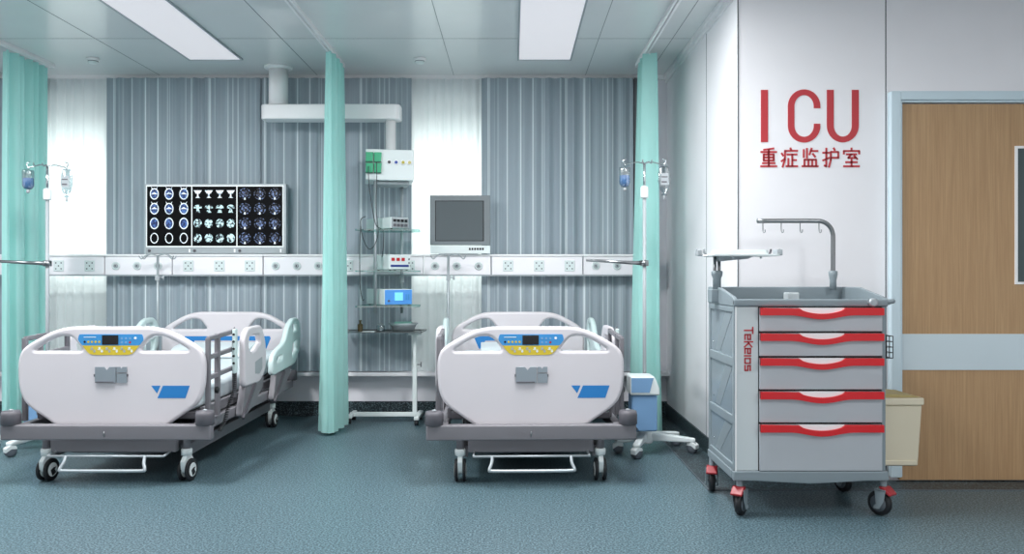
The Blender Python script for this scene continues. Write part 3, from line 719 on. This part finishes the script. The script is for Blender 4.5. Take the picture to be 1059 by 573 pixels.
# service box, turned a little
bx = X(403, 6.88)-ox
rot = Matrix.Translation((bx, 0, 0)) @ Matrix.Rotation(R(10), 4, 'Z')
b = MB(); b.T = rot
zt_, zb2 = Z(156, D)-CEIL, Z(187.5, D)-CEIL
b.box(-.195, .185, -.20, .12, zb2, zt_); sb = b.build('service_box', M['devwhite'], t, .008)
b = MB(); b.T = rot; b.box(-.11, .15, -.15, .10, zb2-.03, zb2); b.build('box_underside', M['midgrey'], sb, .01)
zm = (zt_+zb2)/2
for i, (xx, zz) in enumerate(((-.165, .058), (-.10, .058), (-.165, -.028), (-.10, -.028))):
    b = MB(); b.T = rot; b.prism([(xx-.028, zm+zz-.037), (xx+.026, zm+zz-.037), (xx+.032, zm+zz+.037), (xx-.028, zm+zz+.037)], -.222, -.20); b.build('green_socket', M['greenmod'], sb, .004)
    b = MB(); b.T = rot; b.box(xx-.03, xx+.028, -.224, -.20, zm+zz-.042, zm+zz-.036); b.build('socket_edge', mat('dark_green', (30, 95, 75), .5), sb)
for xx, cc in ((-.01, (60, 66, 70)), (.045, (50, 80, 160)), (.10, (190, 180, 70)), (.15, (200, 190, 120))):
    b = MB(); b.T = rot; b.lathe([(.02, 0), (.02, .006), (.016, .008)], (xx, -.20, zm+.02), 'Y', 20); go = b.build('gas_port', M['white'], sb)
    b = MB(); b.T = rot; b.lathe([(.0125, .008), (.0125, .012)], (xx, -.20, zm+.02), 'Y', 16); b.build('port_core', mat('port_core', cc, .4), go)
# poles and shelves
for px, r_, yo in ((388, .0125, -.10), (415.5, .0125, .17)):
    p = q(px, 187); e = q(px, 324)
    p = q(px, 187, yo); e = q(px, 324, yo); MB().tube([(p.x, p.y, p.z), (e.x, e.y, e.z)], r_, 14).build('shelf_pole', M['alu'], t)
    if px > 400: MB().lathe([(.02, -.03), (.02, .03)], (e.x, e.y, q(px, 289).z), n=14).build('pole_sleeve', M['midgrey'], t)
SH = []
for py in (238.5, 280.5, 316.5):
    a = q(370, py); c_ = q(435, py)
    MB().prism(fillet([(a.x, -.27), (c_.x, -.22), (c_.x-.02, .07), (a.x+.03, .07)], .03), a.z-.006, a.z+.006, 'XY').build('glass_shelf', M['shelfglass'], t)
    SH.append(a.z+.006+CEIL)
# cables on the pendant
def cab(pts, r=.0035):
    MB().tube([q(px, py, dd+.02) for px, py, dd in pts], r, 8, 6).build('cable', M['blackcable'], t)
cab([(381, 172, -.17), (381.5, 190, -.19), (385, 215, -.22), (388.5, 232, -.23), (394, 236.5, -.2)])
cab([(389.5, 168, -.18), (389.5, 190, -.2), (389, 215, -.22), (391, 240, -.24), (387, 254, -.24), (381, 257, -.24), (375, 245, -.25), (373, 228, -.25), (378, 224, -.2)])
cab([(373, 232, -.25), (372, 260, -.28), (372.5, 295, -.28), (375, 310, -.25), (377, 309, -.2)])
cab([(397, 240, -.1), (396.5, 255, -.12), (395, 266, -.12)])

# devices on the glass shelves
def dev(name, label, cx, cy, z, w, d, hgt, ang, face_m, body_m=None):
    t = thing(name, label, 'medical device', (cx, cy, z), R(ang))
    MB().box(-w/2, w/2, -d/2, d/2, .006, hgt).build('body', body_m or M['devwhite'], t, .006)
    MB().box(-w/2+.004, w/2-.004, -d/2-.008, -d/2, .01, hgt-.004).build('front_panel', face_m, t, .003)
    for sx in (-1, 1):
        for sy in (-1, 1): MB().lathe([(.008, 0), (.008, .006)], (sx*(w/2-.02), sy*(d/2-.02), 0), n=10).build('foot', M['black'], t)
    return t
t1 = dev('infusion_pump', 'flat white device with grey button panel on the top glass shelf', X(400, 6.8), 6.82, SH[0], .17, .36, .095, 42, M['midgrey'])
for i in range(4):
    for j in range(2): MB().box(-.068+.036*i, -.044+.036*i, -.195, -.188, .022+.036*j, .042+.036*j).build('button', M['dgrey'] if j == 0 else M['screen'], t1)
t2 = dev('electrosurgical_unit', 'white device with three red displays on the middle glass shelf', X(406, 6.8), 6.80, SH[1], .19, .24, .125, 36, M['socket'])
for i in range(3): MB().box(-.078+.045*i, -.05+.045*i, -.132, -.128, .075, .10).build('display', M['redled'], t2)
MB().box(-.085, .075, -.132, -.128, .028, .045).build('blue_strip', M['navy'], t2)
for i in range(2): MB().lathe([(.006, 0), (.006, .008)], (.078, -.128, .06+.03*i), 'Y', 10).build('knob', M['dgrey'], t2)
MB().box(-.095, .0, .122, .13, .02, .1).build('back_plate', M['midgrey'], t2)
t3 = dev('blue_faced_pump', 'device with bright blue front and small screen on the lowest glass shelf', X(402, 6.8), 6.82, SH[2], .24, .36, .13, 32, M['devblue'])
MB().box(-.035, .035, -.193, -.188, .04, .105).build('screen', M['lcd'], t3)
MB().lathe([(.008, 0), (.008, .006)], (-.085, -.188, .04), 'Y', 12).build('knob', M['dgrey'], t3)
for i in range(2): MB().box(.06+.02*i, .072+.02*i, -.191, -.188, .045, .09).build('key', M['skyblue'], t3)

# ------------------------------------------------------------------ instrument stand with tray
D = 6.9
t = thing('instrument_stand', 'pale metal instrument stand with flat grey tray below the pendant shelves', 'instrument stand', (X(429, D), D, 0))
ox = X(429, D)
x0, x1 = X(354, D)-ox, X(440, D)-ox
zt_ = Z(342.5, D)
MB().prism(fillet([(x0+.02, -.13), (x1-.02, -.13), (x1, .13), (x0, .13)], .03), zt_-.006, zt_, 'XY').build('tray', M['steel'], t, .002)
MB().prism([(x0+.018, -.12), (x0+.03, -.12), (x0+.012, .12), (x0, .12)], zt_, zt_+.008, 'XY').prism([(x1-.03, -.12), (x1-.018, -.12), (x1, .12), (x1-.012, .12)], zt_, zt_+.008, 'XY').prism([(x0, .12), (x1, .12), (x1, .13), (x0, .13)], zt_, zt_+.008, 'XY').build('tray_rim', M['steel'], t, .002)
MB().bar((0, 0, .05), (0, 0, .44), .036, .036).build('post', M['devwhite'], t, .004)
MB().bar((0, 0, .44), (0, 0, zt_-.02), .026, .026).box(-.05, .05, -.05, .05, zt_-.03, zt_-.006).build('inner_post', M['devwhite'], t, .003)
MB().tube([(.018, 0, .47), (.05, 0, .47)], .004, 8).tube([(.05, 0, .45), (.05, 0, .49)], .005, 8).build('height_knob', M['dgrey'], t)
MB().box(X(362, D)-ox, .04, -.02, .02, .045, .08).build('base_bar', M['devwhite'], t, .006)
MB().box(.015, .055, -.20, .13, .045, .075).build('base_leg', M['devwhite'], t, .006)
MB().box(X(362, D)-ox, X(362, D)-ox+.035, -.12, .13, .045, .075).build('base_leg', M['devwhite'], t, .006)
for (xx, yy) in ((.035, -.18), (.035, .11), (X(363.5, D)-ox, -.10), (X(363.5, D)-ox, .11)):
    MB().lathe([(.022, -.015), (.022, .015)], (xx, yy, .022), 'X', 18).build('caster', M['black'], t)
    
o = MB().lathe([(.02, 0), (.022, .006), (.022, .055), (.009, .065), (.009, .082), (.012, .084), (.012, .092)], n=20).build('brown_bottle', M['brown'], None); o.location = (X(373, D), 6.88, zt_); tag(o, 'small brown glass bottle on left part of the grey tray', 'bottle')
t = thing('clear_jar', 'small clear jar with lid between brown bottle and steel basin', 'jar', (X(394, D), 6.88, zt_))
MB().lathe([(.03, 0), (.034, .01), (.034, .045), (.03, .05)], n=20).build('jar_body', M['bagfilm'], t)
MB().lathe([(.026, .05), (.026, .06), (.006, .065), (.006, .075)], n=20).build('lid', M['midgrey'], t)
MB().lathe([(.028, .002), (.031, .01), (.031, .03)], n=20).build('contents', M['midgrey'], t)
o = MB().prism([(-.05, .0), (.05, .0), (.05, .006), (-.05, .006)], -.03, .03).build('instrument_box', M['devwhite'], None, .001); o.location = (X(383, D), 6.83, zt_); tag(o, 'thin white strip of packaging lying on the grey tray', 'packet')
t = thing('kidney_basin', 'oval steel basin standing at the right of the grey tray', 'basin', (X(417, D), 6.90, zt_+.001))
mb = MB(); N = 36
def ring(a, b_, z): return [mb._v((a*math.cos(2*PI*k/N), b_*math.sin(2*PI*k/N), z)) for k in range(N)]
rs = [ring(.085, .055, 0), ring(.105, .075, .045), ring(.125, .09, .065), ring(.12, .085, .066), ring(.10, .07, .045), ring(.08, .05, .004)]
for a, b_ in zip(rs, rs[1:]):
    for k in range(N): mb._f([a[k], a[(k+1) % N], b_[(k+1) % N], b_[k]], True)
mb._f(rs[0]); mb._f(rs[-1][::-1])
mb.build('bowl', M['alu'], t)
MB().prism(fillet([(-.07, -.05), (.07, -.05), (.07, .05), (-.07, .05)], .02), .055, .075, 'XY').build('folded_cloth', mat('pale_green_cloth', (150, 196, 184), .8), t, .006)

# ------------------------------------------------------------------ rolling infusion stands
def drip_stand(x, y, label, side, legs, arm):
    t = thing('infusion_trolley', label, 'infusion stand', (x, y, 0))
    MB().tube([(0, 0, .10), (0, 0, 1.76)], .0125, 14).build('lower_pole', M['midgrey'], t)
    MB().tube([(0, 0, 1.76), (0, 0, 1.97)], .009, 12).build('upper_pole', M['chrome'], t)
    MB().lathe([(.025, 1.73), (.027, 1.74), (.027, 1.80), (.02, 1.81)], n=14).build('lock_collar', M['devwhite'], t)
    for s in (-1, 1):
        MB().tube([(0, 0, 1.965), (s*.05, 0, 1.975), (s*.11, 0, 1.962), (s*.135, 0, 1.958), (s*.145, 0, 1.985), (s*.125, 0, 1.995)], .004, 8, 5).build('hook', M['chrome'], t)
        MB().tube([(0, 0, 1.965), (s*.02, -.05, 1.972), (s*.03, -.10, 1.955), (s*.03, -.12, 1.975)], .004, 8, 5).build('hook', M['chrome'], t)
    MB().tube([(0, 0, 1.285), (arm*.35, -.01, 1.29), (arm, -.02, 1.305)], [.016, .012, .009], 10).build('swing_arm', M['steel'], t)
    MB().lathe([(.028, 1.265), (.028, 1.305)], n=14).build('arm_clamp', M['steel'], t)
    # device column
    bxx = -side*.03
    MB().box(bxx-.085, bxx+.085, -.20, -.03, .17, .41).build('device_column', M['lightblue'], t, .012)
    MB().prism([(bxx-.095, .41), (bxx+.10, .41), (bxx+.095, .46), (bxx+.065, .535), (bxx-.095, .535)], -.215, -.015).build('device_head', M['devwhite'], t, .012)
    MB().prism([(bxx-.09, .43), (bxx+.03, .43), (bxx+.055, .525), (bxx-.09, .525)], -.2185, -.214).build('device_face', M['lightblue'], t)
    MB().lathe([(.055, .06), (.06, .07), (.055, .13), (.04, .17)]).build('base_hub', M['devwhite'], t)
    for a, ln in legs:
        ca, sa = math.cos(R(a)), math.sin(R(a))
        l = MB(); l.T = Matrix.Rotation(R(a), 4, 'Z')
        l.prism([(.02, .135), (ln*.4, .125), (ln-.02, .105), (ln+.02, .10), (ln+.02, .075), (ln-.02, .072), (.02, .075)], -.024, .024); lo = l.build('base_leg', M['devwhite'], t, .01, 3)
        for s in (-1, 1):
            w = MB(); w.T = Matrix.Translation((ca*ln, sa*ln, 0)) @ Matrix.Rotation(R(a+60), 4, 'Z')
            w.lathe([(.01, s*.006), (.034, s*.006), (.036, s*.012), (.034, s*.022), (.012, s*.024)], (0, 0, .036), 'X', 20); w.build('wheel', M['wheelgrey'], lo)
        w = MB(); w.T = Matrix.Translation((ca*ln, sa*ln, 0)) @ Matrix.Rotation(R(a+60), 4, 'Z')
        w.prism([(-.036, .03), (-.038, .06), (-.01, .078), (.03, .07), (.036, .05), (0, .05)], -.024, .024, 'YZ'); w.build('wheel_cover', M['devwhite'], lo, .004)
    return t
def bag(x, y, z, label, kind):
    t = thing('infusion_bag', label, 'infusion bag', (x, y, z))
    if kind == 'blue':
        MB().lathe([(.036, -.02), (.038, -.03), (.038, -.13), (.025, -.15), (.008, -.155)], n=20).build('bottle', M['bagfilm'], t)
        MB().lathe([(.034, -.075), (.034, -.128), (.022, -.147), (.006, -.15)], n=20).build('fluid', M['bluefluid'], t)
        MB().lathe([(.012, -.155), (.012, -.175), (.005, -.18)], n=12).build('spout', M['midgrey'], t)
    else:
        mb = MB(); N = 16; rows = []
        for j in range(13):
            v = j/12; zz = -.01-.20*v; w_ = .042*(math.sin(PI*min(1, v*1.0+.08))**.35 if v < .95 else .5); dd = .018*math.sin(PI*(v*.9+.05))
            rows.append([mb._v((w_*math.cos(2*PI*k/N)*(1+.05*math.sin(j*2+k)), dd*math.sin(2*PI*k/N), zz)) for k in range(N)])
        for a, b_ in zip(rows, rows[1:]):
            for k in range(N): mb._f([a[k], a[(k+1) % N], b_[(k+1) % N], b_[k]], True)
        mb._f(rows[0]); mb._f(rows[-1][::-1]); mb.build('pouch', M['bagfilm'], t)
        MB().box(-.026, .026, -.021, -.0185, -.14, -.06).build('label_patch', M['midgrey'], t)
        MB().box(-.022, .018, -.0225, -.021, -.09, -.082).box(-.022, .014, -.0225, -.021, -.125, -.115).build('print', M['dgrey'], t)
        MB().lathe([(.006, -.21), (.006, -.24)], n=10).build('spout', M['midgrey'], t)
    MB().tube([(0, 0, -.02), (0, 0, .004), (.008, 0, .008)], .003, 8).build('hanger', M['chrome'], t)
LS = (X(49, 5.9), 5.9); RS = (X(666.5, 5.75), 5.75)
drip_stand(LS[0], LS[1], 'rolling infusion stand with light blue column at the left edge', -1, [(-100, .34), (-150, .32), (150, .3), (95, .3)], -.42)
drip_stand(RS[0], RS[1], 'rolling infusion stand with light blue column right of the middle bed', 1, [(-110, .26), (-12, .32), (35, .30), (200, .2)], -.40)
bag(LS[0]-.135, LS[1], 1.958, 'bottle of blue fluid hanging on the left infusion stand', 'blue')
bag(LS[0]+.135, LS[1], 1.958, 'clear drip bag hanging on the left infusion stand', 'clear')
bag(RS[0]-.135, RS[1], 1.958, 'bottle of blue fluid hanging on the right infusion stand', 'blue')
bag(RS[0]+.135, RS[1], 1.958, 'clear printed drip bag hanging on the right infusion stand', 'clear')

# ------------------------------------------------------------------ medical cart
CY0 = 4.18; K = CY0/F
cx0 = X(838, CY0)
t = thing('medical_cart', 'grey medical cart with five red handled drawers before the white wall', 'medical cart', (cx0, CY0, 0))
def fx(px): return (px-838)*K
def fz(py): return EYE-(py-CY)*K
DP = .54
xl, xr = fx(760), fx(916)
zb_, zt_ = fz(487), fz(317)
# carcass
MB().box(xl+.012, xr-.006, .012, DP-.01, zb_, zt_).build('carcass', M['cartpanel'], t, .004)
MB().box(xl, fx(784.3), 0, .02, zb_, zt_).build('front_pillar', M['cartpanel'], t, .004)
MB().box(xl+.001, xl+.008, -.004, 0, zb_, zt_).build('pillar_edge', M['white'], t)
MB().box(fx(912.2), xr, 0, .02, zb_, zt_).build('front_pillar', M['cartgrey'], t, .003)
# side panel: frame with three recessed bays
sp = MB()
for z_0, z_1 in ((zb_, zb_+.03), (.455, .50), (.745, .79), (zt_-.03, zt_)): sp.box(xl-.006, xl+.012, .02, DP-.02, z_0, z_1)
sp.box(xl-.006, xl+.012, .0, .03, zb_, zt_).box(xl-.006, xl+.012, DP-.035, DP-.005, zb_, zt_)
spo = sp.build('side_frame', M['cartgrey'], t, .004)
for z_0, z_1 in ((zb_+.03, .455), (.50, .745), (.79, zt_-.03)):
    MB().box(xl+.002, xl+.0115, .03, DP-.035, z_0, z_1).build('side_bay', M['cartside'], t)
    MB().prism([(.06, z_1-.01), (.20, z_1-.01), (.40, z_0+.01), (.30, z_0+.01)], xl+.0005, xl+.002, 'YZ').build('bay_reflection', M['cartgrey'], t)  # slanted gloss reflection drawn as a thin strip across the bay
    MB().lathe([(.005, 0), (.005, -.003)], (xl+.001, .44, z_0+.05), 'X', 10).build('rivet', M['chrome'], t)
# drawers
dz = [(317.6, 342.5), (343.8, 368), (369.3, 402.5), (403.8, 436.6), (437.9, 486.5)]
dxa, dxb = fx(785), fx(911.6)
MB().box(fx(784.3), fx(912.2), .006, .014, zb_, zt_).build('drawer_gap', M['screen'], t)
for i, (a, b_) in enumerate(dz):
    z1_, z0_ = fz(a), fz(b_)
    d = MB().box(dxa, dxb, -.012, .006, z0_, z1_-.004).build('drawer', M['drawer'], t, .003)
    hh = .046
    w_ = dxb-dxa
    def zbz(v):   # lower edge of the handle, dipping in the middle
        return z1_-.004-hh+.008*0 + (.012 if 0 else 0) + (.010*math.cos(2*PI*(v-.5)*1.9)*-1 if abs(v-.5) < .26 else .010*-math.cos(2*PI*.26*1.9))
    low = [(dxa+w_*k/24, zbz(k/24)) for k in range(25)]
    gx0, gx1 = dxa+.315*w_, dxa+.685*w_
    top = [(dxb, z1_-.004)]+[(gx1, z1_-.004)]
    scoop = [(gx1+(gx0-gx1)*k/14, z1_-.006-.026*math.sin(PI*k/14)**.6) for k in range(15)]
    up = [(dxa, z1_-.004)]
    hd = MB().prism(low+top+scoop+up, -.034, -.012).build('drawer_handle', M['red'], d, .004)
    MB().prism(scoop+[(gx0, z1_-.003), (gx1, z1_-.003)], -.020, -.0125).build('handle_recess', M['white'], d)
    MB().box(dxa-.001, dxa+.009, -.030, -.012, z1_-.036, z1_-.003).build('handle_end', mat('dark_red', (130, 20, 28), .4), d)
# name down the front pillar: letters drawn in an upright frame then turned a quarter clockwise
LET = {
 'T': ([[(0, 10), (6, 10)], [(3, 10), (3, 0)]], 6.5), 'e': ([[(5.2, 4), (.6, 4), (.6, 7.2), (5.2, 7.2), (5.2, 4)], [(.6, 4), (.6, .7), (5.2, .7)]], 7),
 'K': ([[(.6, 10), (.6, 0)], [(.6, 4), (5.6, 9)], [(2, 5), (5.6, 0)]], 6.5), 'l': ([[(.6, 7.5), (.6, 0)]], 2.6),
 'o': ([[(.6, .7), (.6, 7), (5.2, 7), (5.2, .7), (.6, .7)]], 7), 's': ([[(5.2, 7), (.6, 7), (.6, 4), (5.2, 4), (5.2, .7), (.3, .7)]], 6)}
mb = MB(); adv = 0; hw = 8.6*K/10
total = sum(LET[c][1] for c in 'TeKelos'); sc2 = (fz(338.5)-fz(384))/total
for c in 'TeKelos':
    for pl in LET[c][0]:
        for (a, b_) in zip(pl, pl[1:]):
            # upright (x,y) -> rotated clockwise: x' = y, z' = -x
            A = Vector((fx(769.8)+a[1]*hw, fz(338.5)-(adv+a[0])*sc2)); B = Vector((fx(769.8)+b_[1]*hw, fz(338.5)-(adv+b_[0])*sc2))
            dd = (B-A).normalized(); nn = Vector((-dd.y, dd.x))*.0036; ee = dd*.0025
            mb.prism([tuple(A-ee+nn), tuple(A-ee-nn), tuple(B+ee-nn), tuple(B+ee+nn)], -.0022, -.0002)
    adv += LET[c][1]
mb.build('brand_lettering', M['redtext'], t)
# base skirt
sk = [(xl-.01, zb_), (xr+.01, zb_), (xr+.012, fz(497)), (fx(895), fz(497)), (fx(870), fz(498.5)), (fx(838), fz(500)), (fx(806), fz(498.5)), (fx(780), fz(497)), (xl-.01, fz(497))]
MB().prism(sk, -.012, .02).box(xl-.012, xr+.01, .02, DP, fz(496), zb_).build('base_skirt', M['cartgrey'], t, .006)
# top tray
z_r, z_b = fz(309.5), EYE-(296.5-CY)*(CY0+DP)/F
MB().box(xl-.006, xr+.006, -.006, DP, zt_, zt_+.012).build('top_deck', M['cartgrey'], t, .003)
MB().box(xl-.008, xr+.008, -.012, .012, zt_+.002, z_r).build('tray_front_rim', M['cartgrey'], t, .006)
MB().box(xl, xr, DP-.018, DP, zt_+.01, z_b).build('tray_back', M['cartgrey'], t, .006)
for x_ in (xl-.008, xr-.012):
    MB().prism([(-.01, zt_), (DP, zt_), (DP, z_b), (.30, z_b), (.02, z_r+.012), (-.01, z_r)], x_, x_+.02, 'YZ').build('tray_side', M['cartgrey'], t, .005)
MB().lathe([(.022, 0), (.022, .012), (.014, .016)], (fx(901.5), -.012, fz(312.7)), 'Y', 20).box(fx(896), fx(906), -.02, -.012, fz(313.5), fz(311.5)).build('lock', M['alu'], t)
MB().box(fx(845), fx(858), DP-.10, DP-.018, zt_+.012, zt_+.06).build('pole_socket', M['cartpanel'], t, .006)
# push handle on the right
MB().tube([(xr, .05, fz(316)), (xr+.04, .03, fz(312)), (xr+.055, .06, fz(312)), (xr+.058, .25, fz(312)), (xr+.055, .42, fz(312)), (xr+.03, .47, fz(313)), (xr, .46, fz(316))], .012, 12, 5).build('push_handle', M['cartgrey'], t)
# wire basket
wb_ = MB(); bx0, bx1 = xr+.0, xr+.045
za_, zc_ = fz(371), fz(348)
for k in range(5):
    z_ = za_+(zc_-za_)*k/4
    wb_.tube([(bx0, .02, z_), (bx1, .02, z_), (bx1, .20, z_), (bx0, .20, z_)], .002, 6)
for (xx, yy) in ((bx0+.012, .02), (bx0+.028, .02), (bx1, .02), (bx1, .06), (bx1, .10), (bx1, .15), (bx1, .20)): wb_.tube([(xx, yy, za_), (xx, yy, zc_)], .002, 6)
for yy in (.06, .10, .15): wb_.tube([(bx0, yy, za_), (bx1, yy, za_)], .002, 6)
wb_.build('wire_basket', M['black'], t)
# hook rail
px_, D2 = 861.5, CY0+DP-.05; K2 = D2/F
def gx(px): return (px-CX)*K2-cx0
def gz(py): return EYE-(py-CY)*K2
yy = DP-.05
hr = MB().tube([(gx(861.5), yy, gz(300)), (gx(861.5), yy, gz(260)), (gx(861.5), yy, gz(246)), (gx(861), yy, gz(241)), (gx(859), yy, gz(235.8)), (gx(855.5), yy, gz(231.8)), (gx(851), yy, gz(229.4)), (gx(846), yy, gz(228.6)), (gx(830), yy, gz(228.5)), (gx(783), yy, gz(228.5))], .0125, 16, 4).build('hook_rail', M['steel'], t)
MB().lathe([(.018, gz(300)), (.018, gz(290)), (.024, gz(284)), (.024, gz(280.5)), (.014, gz(280))], (gx(861.5), yy, 0), n=16).build('rail_collar', M['cartgrey'], hr)
for p in (789, 808, 827.5, 847):
    x_ = gx(p); MB().tube([(x_, yy, gz(230.5)), (x_, yy, gz(237)), (x_+.002, yy-.006, gz(240.5)), (x_+.008, yy-.01, gz(240)), (x_+.009, yy-.01, gz(237.5))], .0028, 8, 4).build('hook', M['steel'], hr)
# defibrillator shelf on twin posts
D3 = CY0+.36; K3 = D3/F
def gx(px): return (px-CX)*K3-cx0
def gz(py): return EYE-(py-CY)*K3
ds = MB().prism(fillet([(gx(727), .18), (gx(800), .22), (gx(792), .44), (gx(732), .46)], .03), gz(265.5), gz(263.5), 'XY').prism(fillet([(gx(733), .22), (gx(790), .25), (gx(785), .40), (gx(738), .42)], .03), gz(263.5), gz(259), 'XY').build('equipment_shelf', M['devwhite'], t, .002)
MB().prism([(gx(740), gz(265.5)), (gx(776), gz(265.5)), (gx(770), gz(268)), (gx(742), gz(270.5))], .30, .40).build('shelf_bracket', M['midgrey'], ds)
MB().tube([(gx(719), .30, gz(264.5)), (gx(733), .29, gz(265)), (gx(760), .28, gz(265)), (gx(795), .30, gz(264.5))], .004, 8).build('strap_bar', M['chrome'], ds)
for p, s in ((721, -1), (728, -1), (791, 1), (800, 1)):
    MB().tube([(gx(p), .30, gz(264)), (gx(p+s*1.5), .30, gz(262.5)), (gx(p+s*2.5), .30, gz(260)), (gx(p+s*(2.5)), .30, gz(258))], .006, 8, 3).build('corner_clip', M['dgrey'] if s > 0 else M['midgrey'], ds)
MB().box(gx(798), gx(804), .27, .34, gz(264.5), gz(258.5)).box(gx(718), gx(722), .27, .34, gz(264.5), gz(259)).build('end_cap', M['midgrey'], ds, .003)
for p in (751, 779): MB().lathe([(.006, gz(268)), (.006, gz(265))], (gx(p), .22, 0), n=10).build('screw', M['chrome'], ds)
for p in (738.3, 742.8): MB().tube([(gx(p), .34, gz(292)), (gx(p), .34, gz(265))], .009, 12).build('shelf_post', M['steel'], t)
MB().lathe([(.022, gz(300)), (.022, gz(288)), (.030, gz(284)), (.030, gz(280.5)), (.02, gz(280))], (gx(740.5), .34, 0), n=18).build('post_collar', M['cartgrey'], t)
MB().box(gx(733), gx(748), .30, .39, zt_+.01, gz(299)).build('post_mount', M['cartgrey'], t, .005)
# casters
def big_caster(x, y, rz):
    Tm = Matrix.Translation((x, y, 0)) @ Matrix.Rotation(rz, 4, 'Z')
    f = MB(); f.T = Tm
    f.lathe([(.016, .135), (.016, fz(495))], n=14)
    f.box(-.034, .034, -.03, .03, .125, .137)
    f.prism([(-.03, .137), (.03, .137), (.022, .06), (.035, .05), (.035, .035), (.005, .035), (-.02, .08)], -.034, -.027, 'YZ').prism([(-.03, .137), (.03, .137), (.022, .06), (.035, .05), (.035, .035), (.005, .035), (-.02, .08)], .027, .034, 'YZ')
    o = f.build('caster', M['cartgrey'], t, .003)
    w = MB(); w.T = Tm; w.lathe([(.04, -.016), (.055, -.016), (.0615, -.009), (.0615, .009), (.055, .016), (.04, .016)], (0, .02, .0615), 'X', 32); w.build('tyre', M['black'], o)
    w = MB(); w.T = Tm; w.lathe([(.008, -.024), (.012, -.02), (.041, -.017), (.041, .017), (.012, .02), (.008, .024)], (0, .02, .0615), 'X', 28); w.build('hub', M['wheelgrey'], o)
    w = MB(); w.T = Tm; w.prism([(-.02, .15), (.01, .15), (.0, .135), (-.05, .108), (-.056, .118)], -.03, .03, 'YZ'); w.build('brake_pedal', M['pedalred'], o, .004)
for (x, y, rz) in ((fx(766), .02, R(-35)), (fx(915.5), .02, R(35)), (xl+.0, DP-.06, R(-15)), (xr-.01, DP-.06, R(20))): big_caster(x, y, rz)
# waste bin hooked on the right of the cart
D4 = 4.5; K4 = 4.38/F
t = thing('waste_bin', 'beige tapered waste bin hooked on right side of the medical cart', 'waste bin', (X(936, 4.38), D4, Z(483, 4.38)))
def gx(px): return (px-936)*K4
def gz(py): return (483-py)*K4
bl, br = cx0+xr+.016-X(936, 4.38), gx(955)
mb = MB()
lo = [(bl, -.10), (br-.018, -.10), (br-.018, .10), (bl, .10)]; hi = [(bl, -.12), (br-.006, -.12), (br-.006, .12), (bl, .12)]
A = [mb._v((x, y, 0)) for x, y in lo]; B = [mb._v((x, y, gz(419))) for x, y in hi]
mb._f(A[::-1]); mb._f(B)
for k in range(4): mb._f([A[k], A[(k+1) % 4], B[(k+1) % 4], B[k]])
mb.build('tub', M['tan'], t, .008)
MB().box(bl, br+.0, -.13, .13, gz(419), gz(411.5)).build('rim', M['tan'], t, .006)
MB().prism([(bl, gz(411.5)), (br-.01, gz(411.5)), (br-.04, gz(409.5)), (bl+.02, gz(406.5)), (bl, gz(406.5))], -.12, .12).build('lid', M['facedown'], t, .004)
MB().box(bl+.005, br-.03, -.1065, -.098, .006, gz(477)).build('foot_moulding', M['tan'], t, .003)
# the other posts of the hinge side: pale door-frame stop seen below the bin is part of the frame (trim_9)
